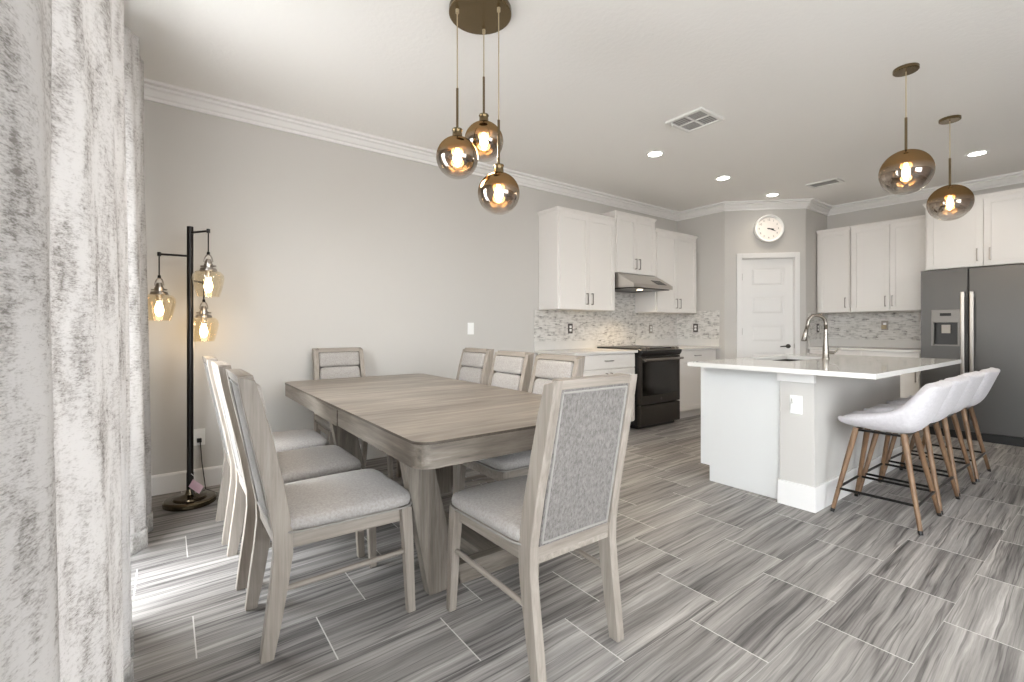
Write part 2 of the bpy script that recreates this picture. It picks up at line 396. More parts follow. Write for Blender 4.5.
# ------------------------------------------------------------------ room
H = 2.85
YC, XS, XS2, YS2, YE = 5.922, .732, 1.446, 6.636, 7.336
YW, XR = -.45, 7.4
bm = BM(); box(bm, -.12, XR+.12, YW-.12, YE+.12, -.1, 0); struct('floor', bm, 'floor')
bm = BM(); box(bm, -.12, XR+.12, YW-.12, YE+.12, H, H+.1); struct('ceiling', bm, 'ceiling')
bm = BM(); box(bm, -.12, 0, YW-.12, YC+.1, 0, H); struct('wall_left', bm, 'wall')
DG = Vector((1, 1)).normalized(); DN = Vector((1, -1)).normalized()
def dg(s, d):  # point on the diagonal wall: s along, d out into the room
    return (XS+DG.x*s+DN.x*d, YC+DG.y*s+DN.y*d)
DL = (XS2-XS)*math.sqrt(2)
bm = BM(); prism(bm, [(0, YC), (XS, YC), dg(0, -.1), (0, YC+.1)], 2, 0, H); struct('wall_pantry_left', bm, 'wall')
bm = BM()
for s0, s1, z0, z1 in ((0, .215, 0, H), (.872, DL, 0, H), (.215, .872, 2.095, H)):
    prism(bm, [dg(s0, 0), dg(s1, 0), dg(s1, -.1), dg(s0, -.1)], 2, z0, z1)
struct('wall_pantry', bm, 'wall')
bm = BM(); prism(bm, [(XS2, YS2), (XS2, YE), (XS2-.1, YE), dg(DL, -.1)], 2, 0, H); struct('wall_pantry_right', bm, 'wall')
bm = BM(); box(bm, XS2-.1, XR+.12, YE, YE+.12, 0, H); struct('wall_back', bm, 'wall')
def holed(name, axis, t0, t1, a0, a1, holes):
    bm = BM()
    def add(u0, u1, z0, z1):
        if u1-u0 < 1e-4 or z1-z0 < 1e-4: return
        if axis == 1: box(bm, u0, u1, t0, t1, z0, z1)
        else: box(bm, t0, t1, u0, u1, z0, z1)
    u = a0
    for h0, h1, z0, z1 in holes:
        add(u, h0, 0, H); add(h0, h1, 0, z0); add(h0, h1, z1, H); u = h1
    add(u, a1, 0, H)
    return struct(name, bm, 'wall')
WIN1 = (1.0, 3.2, 0, 2.42); ADDED_WIN2 = (3.95, 5.8, 0, 2.42); ADDED_WIN3 = (.2, 2.8, .9, 2.45)  # only the first opening belongs to the room; the others are added for daylight
holed('wall_window', 1, YW-.12, YW, 0, XR+.12, [WIN1, ADDED_WIN2])
holed('wall_right', 0, XR, XR+.12, YW, YE, [ADDED_WIN3])
def slider(name, axis, t, a0, a1, z1, n, zb=0):
    bm = BM(); fw = .05
    def add(u0, u1, z0, zz, d=.035):
        if axis == 1: box(bm, u0, u1, t-d, t+d, z0, zz)
        else: box(bm, t-d, t+d, u0, u1, z0, zz)
    add(a0, a1, zb, zb+.04); add(a0, a1, z1-.06, z1)
    for k in range(n+1):
        u = a0+(a1-a0)*k/n; add(max(a0, u-fw/2), min(a1, u+fw/2), zb+.04, z1-.06)
    root = struct(name, bm, 'trim')
    for k in range(n):
        u0 = a0+(a1-a0)*k/n+fw/2; u1 = a0+(a1-a0)*(k+1)/n-fw/2
        b2 = BM()
        if axis == 1: box(b2, u0, u1, t-.004, t+.004, zb+.04, z1-.06)
        else: box(b2, t-.004, t+.004, u0, u1, zb+.04, z1-.06)
        obj('pane', b2, 'window_glass', root)
    return root
slider('window_1', 1, YW-.06, WIN1[0], WIN1[1], WIN1[3], 2)
slider('added_window_2', 1, YW-.06, ADDED_WIN2[0], ADDED_WIN2[1], ADDED_WIN2[3], 2)  # unseen slider behind the camera, added and sized to let in daylight
slider('added_window_3', 0, XR+.06, ADDED_WIN3[0], ADDED_WIN3[1], ADDED_WIN3[3], 3, ADDED_WIN3[2])  # unseen window, added and placed to brighten the long dining wall
# threshold strip inside the sliding door
bm = BM(); box(bm, WIN1[0], WIN1[1], YW, YW+.13, 0, .018); struct('trim_threshold', bm, 'trim')

crown = [(0, H-.108), (.016, H-.108), (.016, H-.086), (.03, H-.08), (.05, H-.048), (.066, H-.04), (.066, H-.024), (.1, H-.02), (.1, H), (0, H)]
struct('trim_crown', sweep([(0, YW), (0, YC), (XS, YC), (XS2, YS2), (XS2, YE), (XR, YE)], crown), 'trim')
bb = [(0, 0), (.015, 0), (.015, .125), (.011, .135), (.006, .14), (0, .14)]
struct('baseboard_left', sweep([(0, YW), (0, 3.2)], bb), 'trim')
struct('baseboard_pantry', sweep([(XS-.02, YC), (XS, YC), dg(.148, 0)], bb), 'trim')
struct('baseboard_pantry_right', sweep([dg(.932, 0), (XS2, YS2), (XS2, 6.69)], bb), 'trim')
struct('baseboard_back', sweep([(3.62, YE), (XR, YE)], bb), 'trim')

# pantry door: casing, slab with five raised panels, lever, hinges
door = bpy.data.objects.new('door_1', None); COL.objects.link(door); door['kind'] = 'structure'
door.location = (XS, YC, 0); door.rotation_euler = (0, 0, PI/4)    # local x along the wall, -y into the room
bm = BM()
for b_ in ((.15, .215, -.02, 0, 0, 2.165), (.872, .932, -.02, 0, 0, 2.165), (.215, .872, -.02, 0, 2.098, 2.165)): box(bm, *b_)
box(bm, .215, .222, 0, .09, 0, 2.098); box(bm, .865, .872, 0, .09, 0, 2.098); box(bm, .222, .865, 0, .09, 2.09, 2.098)
obj('casing', bm, 'trim', door, bevel=.003)
x0, x1 = .225, .862
rows = [(.215, .46), (.595, .84), (.97, 1.22), (1.343, 1.597), (1.722, 1.977)]
bm = BM(); px0, px1 = .333, .754
ys0, ys1 = .02, .055
zs = [.012]+[z for r in rows for z in r]+[2.088]
box(bm, x0, px0, ys0, ys1, .012, 2.088); box(bm, px1, x1, ys0, ys1, .012, 2.088)
for k in range(0, len(zs), 2): box(bm, px0, px1, ys0, ys1, zs[k], zs[k+1])
for z0, z1 in rows:
    box(bm, px0, px1, ys0+.012, ys1, z0, z1)
    # bevelled raised field
    a = [bm.verts.new(p) for p in ((px0+.022, ys0+.012, z0+.022), (px1-.022, ys0+.012, z0+.022), (px1-.022, ys0+.012, z1-.022), (px0+.022, ys0+.012, z1-.022))]
    c_ = [bm.verts.new(p) for p in ((px0+.042, ys0+.003, z0+.042), (px1-.042, ys0+.003, z0+.042), (px1-.042, ys0+.003, z1-.042), (px0+.042, ys0+.003, z1-.042))]
    for i in range(4): bm.faces.new((a[i], a[(i+1) % 4], c_[(i+1) % 4], c_[i]))
    bm.faces.new(c_)
slab = obj('door_panel', bm, 'trim', door)
bm = BM()
tube(bm, [(.80, ys0, .925), (.80, ys0-.012, .925)], .028, 20); tube(bm, [(.80, ys0-.01, .925), (.80, ys0-.05, .925)], .01, 12)
tube(bm, [(.81, ys0-.05, .925), (.75, ys0-.052, .925), (.69, ys0-.045, .922)], [.011, .009, .007], 12)
obj('door_handle', bm, 'slate_dark', door, smooth='auto')
bm = BM(); box(bm, .866, .876, -.004, .03, .9, .96); obj('strike_plate', bm, 'nickel', door)
for z in (.35, 1.12, 1.85):
    bm = BM(); tube(bm, [(.222, .014, z-.045), (.222, .014, z+.045)], .007, 10); obj('hinge', bm, 'nickel', door)

# ------------------------------------------------------------------ curtains
def curtain(name, path, z0, z1, label, flare, hem=0):
    # smooth the plan path with Catmull-Rom, loft it upwards with a slight flare
    P = [Vector(p) for p in path]; pts = []
    for i in range(len(P)-1):
        a = P[max(i-1, 0)]; b = P[i]; c = P[i+1]; d = P[min(i+2, len(P)-1)]
        for k in range(8):
            t = k/8
            pts.append(.5*((2*b)+(c-a)*t+(2*a-5*b+4*c-d)*t*t+(3*b-a-3*c+d)*t**3))
    pts.append(P[-1])
    nz = 30; bm = BM(); uvl = bm.loops.layers.uv.new('UVMap'); grid = []
    s = [0]
    for a, b in zip(pts, pts[1:]): s.append(s[-1]+(b-a).length)
    for j in range(nz+1):
        t = j/nz; z = z0+(z1-z0)*t; row = []
        for i, p in enumerate(pts):
            base = -.31
            f = 1+flare*(.5-t)
            y = base+(p.y-base)*f+.006*math.sin(i*.5+z*2.3)
            x = p.x+.012*math.sin(z*1.7+i*.23)*(1-t)
            row.append(bm.verts.new((x, max(y, YW+.02), z)))
        grid.append(row)
    for j in range(nz):
        for i in range(len(pts)-1):
            f = bm.faces.new((grid[j][i], grid[j][i+1], grid[j+1][i+1], grid[j+1][i]))
            uv = ((s[i], j), (s[i+1], j), (s[i+1], j+1), (s[i], j+1))
            for lp, (u, v) in zip(f.loops, uv): lp[uvl].uv = (u, z0+(z1-z0)*v/nz)
    o = obj(name, bm, 'curtain', None, smooth=True)
    md = o.modifiers.new('thick', 'SOLIDIFY'); md.thickness = .004
    bm = BM(); uvl = bm.loops.layers.uv.new('UVMap'); grid = []; hh = .095
    for j in range(4):
        z = z0+hh*j/3; t = (z-z0)/(z1-z0); row = []
        for i, p in enumerate(pts):
            y = -.31+(p.y+.31)*(1+flare*(.5-t))+.006*math.sin(i*.5+z*2.3)
            row.append(bm.verts.new((p.x+.012*math.sin(z*1.7+i*.23)*(1-t), max(y, YW+.02), z)))
        grid.append(row)
    for j in range(3):
        for i in range(len(pts)-1):
            f = bm.faces.new((grid[j][i], grid[j][i+1], grid[j+1][i+1], grid[j+1][i]))
            for lp, (u, v) in zip(f.loops, ((s[i], j), (s[i+1], j), (s[i+1], j+1), (s[i], j+1))): lp[uvl].uv = (u+.3, v*hh/3)
    hm = obj('hem', bm, 'curtain_hem', o, smooth=True); md = hm.modifiers.new('thick', 'SOLIDIFY'); md.thickness = .013; md.offset = 0
    tag(o, label, 'curtain', 'curtains over the sliding door')
    return o
NEAR = [(3.80, -.36), (3.62, -.335), (3.42, -.30), (3.26, -.268), (3.16, -.278), (3.10, -.33), (2.98, -.37), (2.9, -.355), (2.84, -.325),
        (2.74, -.285), (2.62, -.255), (2.5, -.249), (2.42, -.27), (2.38, -.33), (2.33, -.34), (2.28, -.29), (2.22, -.253), (2.15, -.256), (2.1, -.3), (2.06, -.315), (2.02, -.275), (1.97, -.258), (1.93, -.3), (1.87, -.33), (1.82, -.285), (1.76, -.265), (1.72, -.3)]  # last folds are out of view, added to narrow the daylight gap
curtain('curtain', NEAR, .012, 2.70, 'wide mottled gray and white curtain panel nearest the camera', .5)
FAR = [(1.12, -.33), (1.07, -.27), (1.02, -.245), (.97, -.27), (.94, -.33), (.9, -.345), (.86, -.3), (.82, -.245), (.77, -.23), (.72, -.26), (.69, -.33), (.65, -.33), (.61, -.27), (.57, -.26), (.54, -.32)]
curtain('curtain', FAR, .03, 2.66, 'narrow mottled gray curtain panel hanging beside the floor lamp', .45)
for cur, xs_ in ((bpy.data.objects['curtain'], (1.77, 1.97, 2.2, 2.52, 2.74, 3.0, 3.26, 3.6)), (bpy.data.objects['curtain.001'], (.57, .77, 1.02))):
    zt = max(v.co.z for v in cur.data.vertices)
    for x in xs_:
        bm = BM(); tube(bm, [(x, -.34+.02*math.cos(2*PI*k/20), 2.74+.02*math.sin(2*PI*k/20)) for k in range(21)], .003, 6, False)
        yc_ = min((v.co for v in cur.data.vertices if v.co.z > zt-.01), key=lambda c: abs(c.x-x)).y
        tube(bm, [(x, -.34, 2.72), (x, yc_, zt-.012)], .002, 6); obj('ring', bm, 'black_metal', cur, smooth='auto')
rod = thing('curtain_rod', 'dark curtain rod above the sliding door holding both curtain panels', 'curtain rod', (0, 0, 0))
bm = BM(); tube(bm, [(.42, -.34, 2.74), (3.9, -.34, 2.74)], .012, 14); obj('pole', bm, 'black_metal', rod, smooth='auto')
for x in (.5, 2.0, 3.7):
    bm = BM(); box(bm, x-.01, x+.01, YW, -.33, 2.715, 2.735); box(bm, x-.02, x+.02, YW, YW+.01, 2.68, 2.77); obj('bracket', bm, 'black_metal', rod)
bm = BM(); lathe(bm, [(0, -.03), (.018, -.022), (.026, 0), (.018, .022), (0, .03)], 20); o = obj('finial', bm, 'black_metal', rod, smooth=True, loc=(.4, -.34, 2.74))

# ------------------------------------------------------------------ floor lamp
LX, LY = .33, -.015
lamp = thing('floor_lamp', 'black floor lamp with three hanging amber glass shades beside the curtain', 'floor lamp', (LX, LY, 0))
bm = BM(); lathe(bm, [(0, 0), (.145, 0), (.15, .006), (.15, .03), (.14, .038), (.1, .04), (.095, .05), (.06, .054), (.03, .062), (.024, .085), (.02, .1), (0, .1)], 48)
obj('base', bm, 'bronze', lamp, smooth='auto', angle=35)
bm = BM(); lathe(bm, [(0, .09), (.021, .09), (.021, .2), (.019, .21), (.019, 1.84), (0, 1.84)], 20); obj('pole', bm, 'black_metal', lamp, smooth='auto')
# directions measured against the camera's right vector and viewing direction
RT = Vector((.594, .8045)); TC = Vector((.8045, -.594))
for (a, c), z, drop in (((-.14, .087), 1.644, .155), ((.158, .056), 1.80, .155), ((-.008, -.15), 1.482, .135)):
    e = RT*a+TC*c
    arm = BM(); tube(arm, [(0, 0, z), (e.x, e.y, z)], .007, 10); lathe(arm, [(0, -.016), (.011, -.012), (.011, .012), (0, .016)], 14, (e.x, e.y, z)); obj('arm', arm, 'black_metal', lamp, smooth='auto')
    b_ = BM(); tube(b_, [(e.x, e.y, z), (e.x, e.y, z-drop)], .004, 8); lathe(b_, [(0, .02), (.008, .018), (.01, 0), (0, 0)], 12, (e.x, e.y, z-drop)); obj('hanging_cord', b_, 'black_metal', lamp, smooth='auto')
    zt = z-drop
    sk = BM()
    tube(sk, [(e.x+.028*RT.x*math.cos(t)*1.0, e.y+.028*RT.y*math.cos(t), zt-.05+.05*math.sin(t)) for t in [PI*k/12 for k in range(13)]], .004, 8)
    lathe(sk, [(0, -.03), (.014, -.03), (.02, -.045), (.022, -.06), (.026, -.062), (.026, -.085), (.045, -.09), (.05, -.104), (.05, -.11), (.018, -.112), (.016, -.15), (0, -.15)], 24, (e.x, e.y, zt))
    tube(sk, [(e.x-RT.x*.05, e.y-RT.y*.05, zt-.075), (e.x+RT.x*.05, e.y+RT.y*.05, zt-.075)], .005, 8)
    obj('socket', sk, 'nickel', lamp, smooth='auto')
    g = BM()
    prof = [(.045, -.105), (.07, -.112), (.086, -.13), (.09, -.15), (.088, -.17), (.08, -.21), (.07, -.25), (.062, -.275)]
    lathe(g, prof, 36, (e.x, e.y, zt)); sh = obj('lamp_shade', g, 'amber_glass', lamp, smooth=True)
    bl = BM(); lathe(bl, [(0, -.15), (.012, -.15), (.016, -.165), (.024, -.195), (.026, -.21), (.02, -.235), (.008, -.248), (0, -.25)], 18, (e.x, e.y, zt)); obj('bulb', bl, 'bulb_dim', lamp, smooth=True)
    ld = bpy.data.lights.new('lamp_glow', 'POINT'); ld.energy = .5; ld.color = (1, .74, .45); ld.shadow_soft_size = .03
    lo = bpy.data.objects.new('lamp_glow', ld); COL.objects.link(lo); lo.parent = lamp; lo.location = (e.x, e.y, zt-.29)
bm = BM(); tube(bm, [(.02, 0, .12), (.05, .03, .02), (.0, .1, .008), (-.1, .16, .006), (-.25, .1, .006), (-.3, .08, .2), (-.315, .07, .36)], .0035, 6)
obj('power_cord', bm, 'black', lamp, smooth=True)
bm = BM(); t = RT*.05; box(bm, -.042, .042, -.0007, .0007, -.032, .032)
tg = obj('price_tag', bm, 'pink_tag', lamp, loc=(.075, .03, .125)); tg.rotation_euler = (.15, .6, math.atan2(RT.y, RT.x))
bm = BM(); tube(bm, [(.02, .005, .2), (.06, .02, .19), (.074, .028, .16)], .0015, 6); obj('tag_string', bm, 'plastic', lamp)

# ------------------------------------------------------------------ dining table
TX0, TX1, TY0, TY1 = .24, 2.60, .565, 1.70
TCX, TCY = (TX0+TX1)/2, (TY0+TY1)/2
table = thing('dining_table', 'long weathered gray wood dining table with rounded corners under the globe chandelier', 'dining table', (TCX, TCY, 0))
hx, hy = (TX1-TX0)/2, (TY1-TY0)/2
def slab_rr(x, y, r, z0, z1):
    bm = BM(); prism(bm, rrect(-x, x, -y, y, r), 2, z0, z1); return bm
tt = obj('tabletop', slab_rr(hx-.001, hy-.001, .075, .748, .76), 'table_top', table, smooth='auto', bevel=.002); tt.data.materials.append(M['table_edge'])
for f_ in tt.data.polygons:
    if abs(f_.normal.z) < .5: f_.material_index = 1
bm = BM()
o_ = rrect(-hx+.003, hx-.003, -hy+.003, hy-.003, .073); i_ = rrect(-hx+.03, hx-.03, -hy+.03, hy-.03, .046)
n = len(o_)
vo = [[bm.verts.new((p[0], p[1], z)) for p in o_] for z in (.662, .748)]; vi = [[bm.verts.new((p[0], p[1], z)) for p in i_] for z in (.662, .748)]
for k in range(n):
    q = (k+1) % n
    bm.faces.new((vo[0][k], vo[0][q], vo[1][q], vo[1][k])); bm.faces.new((vi[0][q], vi[0][k], vi[1][k], vi[1][q]))
    bm.faces.new((vo[0][q], vo[0][k], vi[0][k], vi[0][q])); bm.faces.new((vo[1][k], vo[1][q], vi[1][q], vi[1][k]))
ap = obj('apron', bm, 'table_x', table, smooth='auto'); ap.data.materials.append(M['table_y'])
for f_ in ap.data.polygons:
    if abs(f_.normal.x) > .75: f_.material_index = 1
for s in (-1, 1):
    y_ = s*(hy-.003)
    bm = BM(); box(bm, -.2, .22, min(y_, y_+s*.006), max(y_, y_+s*.005), .660, .744); o = obj('leaf_apron', bm, 'table_x', table, bevel=.002); o['label'] = 'extension leaf apron strip'
for s in (-1, 1):
    X = hx-.373 if s > 0 else 1.15-TCX            # trestle plane, V shaped pair of slanted legs on a foot rail
    for t in (-1, 1):
        bm = BM(); y = lambda v: t*v
        pts = [(y(hy-.078), .70), (y(hy-.205), .70), (y(hy-.345), .12), (y(hy-.375), 0), (y(hy-.215), 0)]
        prism(bm, pts, 0, X-.03, X+.03); obj('leg', bm, 'table_z', table, bevel=.003)
    bm = BM(); prism(bm, [(-(hy-.36), 0), (hy-.36, 0), (hy-.34, .09), (-(hy-.34), .09)], 0, X-.03, X+.03); obj('foot_rail', bm, 'table_y', table, bevel=.003)
    bm = BM(); box(bm, X-.036, X+.036, -(hy-.2), hy-.2, .6, .7); obj('top_rail', bm, 'table_y', table, bevel=.003)
bm = BM(); box(bm, 1.19-TCX, hx-.40, -.05, .05, .02, .085); obj('stretcher', bm, 'table_x', table, bevel=.003)
bm = BM(); box(bm, -(hx-.41), hx-.41, -.35, -.31, .66, .735); box(bm, -(hx-.41), hx-.41, .31, .35, .66, .735); obj('slide_rail', bm, 'table_x', table)

# ------------------------------------------------------------------ dining chairs
def make_chair(label, loc, rz):
    c = thing('dining_chair', label, 'chair', loc, rz, 'dining chairs around the table')
    # local: front = +y, origin on the floor
    for s in (-1, 1):
        bm = BM()   # rear leg running on as back stile: polygon in (y, z)
        front = [(-.245, 0), (-.220, .12), (-.198, .25), (-.183, .36), (-.184, .44), (-.210, .60), (-.242, .75), (-.279, .90), (-.303, .985)]
        rear = [(-.288, 0), (-.274, .12), (-.257, .25), (-.246, .36), (-.248, .44), (-.275, .60), (-.307, .75), (-.339, .90), (-.356, 1.0)]
        n = len(front); ring = []
        for (yf, zf), (yr, zr) in zip(front, rear):
            z = (zf+zr)/2; w = .0185
            xo = .212-.012*max(0, (z-.44)/.56)-.004*max(0, (.36-z)/.36)
            x0, x1 = s*xo, s*(xo-2*w)
            ring.append([bm.verts.new((x0, yf, zf)), bm.verts.new((x0, yr, zr)), bm.verts.new((x1, yr, zr)), bm.verts.new((x1, yf, zf))])
        for a, b in zip(ring, ring[1:]):
            for k in range(4): bm.faces.new((a[k], a[(k+1) % 4], b[(k+1) % 4], b[k]))
        bm.faces.new(ring[0]); bm.faces.new(ring[-1])
        obj('leg', bm, 'chair_wood_z', c, bevel=.003)
        bm = BM(); ring = []
        for z, hw, y_, xo in ((0, .016, .262, .222), (.3, .02, .25, .214), (.432, .0225, .242, .208)):
            ring.append([bm.verts.new((s*xo+dx*hw, y_+dy*hw, z)) for dx, dy in ((-1, -1), (1, -1), (1, 1), (-1, 1))])
        for a, b in zip(ring, ring[1:]):
            for k in range(4): bm.faces.new((a[k], a[(k+1) % 4], b[(k+1) % 4], b[k]))
        bm.faces.new(ring[0]); bm.faces.new(ring[-1])
        obj('leg', bm, 'chair_wood_z', c, bevel=.003)
        bm = BM(); tube(bm, [(s*.2, -.225, .235), (s*.212, .25, .25)], .0105, 10); obj('stretcher', bm, 'chair_wood_y', c, smooth='auto')
    bm = BM(); xf, xr = .205, .195
    for s in (-1, 1):
        prism(bm, [(s*xr, -.21), (s*xf, .24), (s*(xf-.02), .24), (s*(xr-.02), -.21)], 2, .372, .43)
    box(bm, -.2, .2, .232, .254, .372, .43); box(bm, -.19, .19, -.235, -.21, .372, .43)
    obj('seat_frame', bm, 'chair_wood_y', c, bevel=.002)
    bm = BM()
    def fx(v):
        k = (v.y+.22)/.5
        return Vector((v.x*(.93+.07*k), v.y, v.z+.012*max(0, v.z-.455)/.03*(1-(v.x/.24)**2)*(1-((v.y-.03)/.26)**2)))
    pillow(bm, (0, .03, .46), .24, .247, .034, .5, .22, 56, 12, fx)
    seat = obj('seat', bm, 'chair_fabric', c, smooth=True)
    bm = BM(); loop = []
    for k in range(57):
        th = 2*PI*k/56; sp = lambda w, e: math.copysign(abs(w)**e, w)
        v = fx(Vector((.241*sp(math.cos(th), .22), .03+.248*sp(math.sin(th), .22), .437))); loop.append((v.x, v.y, .437))
    tube(bm, loop, .004, 6, False); obj('piping', bm, 'piping', seat, smooth=True)
    # back: rails between the stiles, fabric panel behind, two cushions in front
    yr = lambda z: -.248-(z-.44)*.193       # rear surface of the stiles
    def slantbox(bm, x, z0, z1, d0, d1, r=0):
        for_ = [(yr(z0)+d0, z0), (yr(z0)+d1, z0), (yr(z1)+d1, z1), (yr(z1)+d0, z1)]
        prism(bm, for_, 0, -x, x)
    bm = BM(); slantbox(bm, .166, .968, 1.0, .002, .052); obj('top_rail', bm, 'chair_wood_x', c, bevel=.003)
    bm = BM(); slantbox(bm, .176, .372, .432, .004, .04); obj('lower_rail', bm, 'chair_wood_x', c, bevel=.003)
    bm = BM(); slantbox(bm, .166, .432, .968, .006, .03); bp_ = obj('back_panel', bm, 'chair_fabric_back', c); bp_['label'] = 'woven gray outer back panel'
    bm = BM()
    lp = [(-.158, .444), (.158, .444), (.153, .957), (-.153, .957), (-.158, .444)]
    for (xa, za), (xb, zb) in zip(lp, lp[1:]): tube(bm, [(xa, yr(za)+.004, za), (xb, yr(zb)+.004, zb)], .0038, 6)
    obj('piping', bm, 'piping', bp_, smooth='auto')
    for z0, z1, th in ((.85, .965, .026), (.46, .848, .03)):
        bm = BM(); zc = (z0+z1)/2; hz = (z1-z0)/2
        pillow(bm, (0, 0, 0), .163, hz, th, .6, .2, 44, 12)
        for v in bm.verts:
            x, b_, d = v.co; z = zc+b_
            v.co = Vector((x, yr(z)+.052+d, z))
        obj('back_cushion', bm, 'chair_fabric', c, smooth=True)
    return c
S = 'gray upholstered dining chair '
ch = make_chair(S+'with its back to the curtains, nearest the camera', (2.082, .408, 0), 0)
dup(ch, (1.505, .395, 0), 0, S+'in the middle of the curtain side row')
dup(ch, (.962, .385, 0), 0, S+'on the curtain side, next to the floor lamp')
dup(ch, (2.66, 1.03, 0), PI/2, S+'at the table head with its woven back to the camera')
dup(ch, (.418, 1.015, 0), -PI/2, S+'at the far table head against the plain wall')
dup(ch, (.853, 1.585, 0), PI, S+'on the kitchen side, closest to the plain wall')
dup(ch, (1.445, 1.51, 0), PI, S+'in the middle of the kitchen side row')
dup(ch, (1.944, 1.492, 0), PI, S+'on the kitchen side, partly hidden behind the head chair')

# ------------------------------------------------------------------ hanging lights
def globe(parent, c, r, nm='globe'):
    g = BM(); n = 28; prof = []
    a0 = math.asin(.028/r) if r > .1 else .3
    for k in range(n+1):
        t = a0+(PI-a0)*k/n; prof.append((r*math.sin(t), r*math.cos(t)))
    prof[-1] = (0, -r); lathe(g, prof, 48)
    key = 'ombre%d' % round(r*1000)
    if key not in M: M[key] = m_ombre(r)
    gl = obj(nm, g, key, parent, smooth=True, loc=c)
    b_ = BM(); lathe(b_, [(0, r*.45), (.012, r*.42), (.013, r*.25), (.02, r*.06), (.023, -r*.06), (.018, -r*.2), (0, -r*.27)], 20); obj('bulb', b_, 'bulb', gl, smooth=True)
    b_ = BM(); lathe(b_, [(0, r*.98), (.017, r*.98), (.017, r*.44), (0, r*.44)], 16); obj('bulb_holder', b_, 'pend_bronze', gl, smooth='auto')
    ld = bpy.data.lights.new('globe_light', 'POINT'); ld.energy = 7; ld.color = (1, .88, .7); ld.shadow_soft_size = .05
    lo = bpy.data.objects.new('globe_light', ld); COL.objects.link(lo); lo.parent = parent; lo.location = (c[0], c[1], c[2]-r*.5)
CX, CY = 2.012, 1.197
chan = thing('chandelier', 'bronze three globe cluster chandelier above the dining table', 'chandelier', (CX, CY, H))
bm = BM(); lathe(bm, [(0, 0), (.165, 0), (.165, -.026), (.16, -.03), (0, -.03)], 56); obj('ceiling_plate', bm, 'pend_bronze', chan, smooth='auto', angle=30)
for (x, y), zc, zr in (((1.983, 1.074), 2.05, 2.41), ((1.926, 1.275), 2.20, 2.558), ((2.121, 1.240), 1.86, 2.24)):
    dx, dy = x-CX, y-CY; r = .108
    bm = BM(); lathe(bm, [(0, -.03), (.009, -.03), (.009, -.05), (0, -.05)], 12, (dx, dy, 0)); tube(bm, [(dx, dy, -.03), (dx, dy, zr-H)], .0032, 8); obj('hanging_cord', bm, 'cord', chan, smooth='auto')
    bm = BM(); tube(bm, [(dx, dy, zr-H), (dx, dy, zc+r+.03-H)], .0065, 12); obj('rod', bm, 'pend_bronze', chan, smooth='auto')
    bm = BM(); lathe(bm, [(0, .04), (.026, .04), (.028, .034), (.024, .026), (.026, .0), (.029, -.008), (0, -.008)], 24, (dx, dy, zc+r-H)); obj('socket_cap', bm, 'pend_bronze', chan, smooth='auto')
    globe(chan, (dx, dy, zc-H), r)
for (x, y), zc, zr, lab in (((3.183, 3.719), 2.176, 2.53, 'bronze globe pendant light above the island, the one nearer the camera'), ((3.172, 4.925), 2.172, 2.53, 'bronze globe pendant light above the island, the one nearer the refrigerator')):
    p = thing('pendant_light', lab, 'pendant light', (x, y, H), 0, 'pendant lights above the island'); r = .142
    bm = BM(); lathe(bm, [(0, 0), (.068, 0), (.068, -.018), (.064, -.022), (0, -.022)], 40); obj('ceiling_plate', bm, 'pend_bronze', p, smooth='auto', angle=30)
    bm = BM(); tube(bm, [(0, 0, -.02), (0, 0, zr-H)], .0032, 8); obj('hanging_cord', bm, 'cord', p)
    bm = BM(); tube(bm, [(0, 0, zr-H), (0, 0, zc+r-H)], .0075, 12); obj('rod', bm, 'pend_bronze', p, smooth='auto')
    globe(p, (0, 0, zc-H), r)

# recessed lights
for x, y, lab in ((1.288, 3.66, 'round recessed ceiling light closest to the square air vent'), (1.288, 4.887, 'round recessed ceiling light in front of the stove and hood'),
                  (1.305, 6.02, 'round recessed ceiling light just above the wall clock'), (3.141, 6.149, 'round recessed ceiling light in front of the refrigerator cabinet')):
    t_ = thing('recessed_light', lab, 'recessed light', (x, y, H), 0, 'recessed ceiling lights in the kitchen')
    bm = BM(); lathe(bm, [(.062, 0), (.088, 0), (.088, -.004), (.084, -.007), (.062, -.004), (.062, 0)], 40); obj('trim_ring', bm, 'plastic', t_, smooth='auto')
    bm = BM(); lathe(bm, [(0, -.001), (.062, -.001), (.062, -.004), (0, -.004)], 40); obj('lens', bm, 'can_light', t_)
    ld = bpy.data.lights.new('can_glow', 'SPOT'); ld.energy = 9; ld.color = (1, .9, .76); ld.spot_size = math.radians(130); ld.spot_blend = .8; ld.shadow_soft_size = .06
    lo = bpy.data.objects.new('can_glow', ld); COL.objects.link(lo); lo.parent = t_; lo.location = (0, 0, -.02)

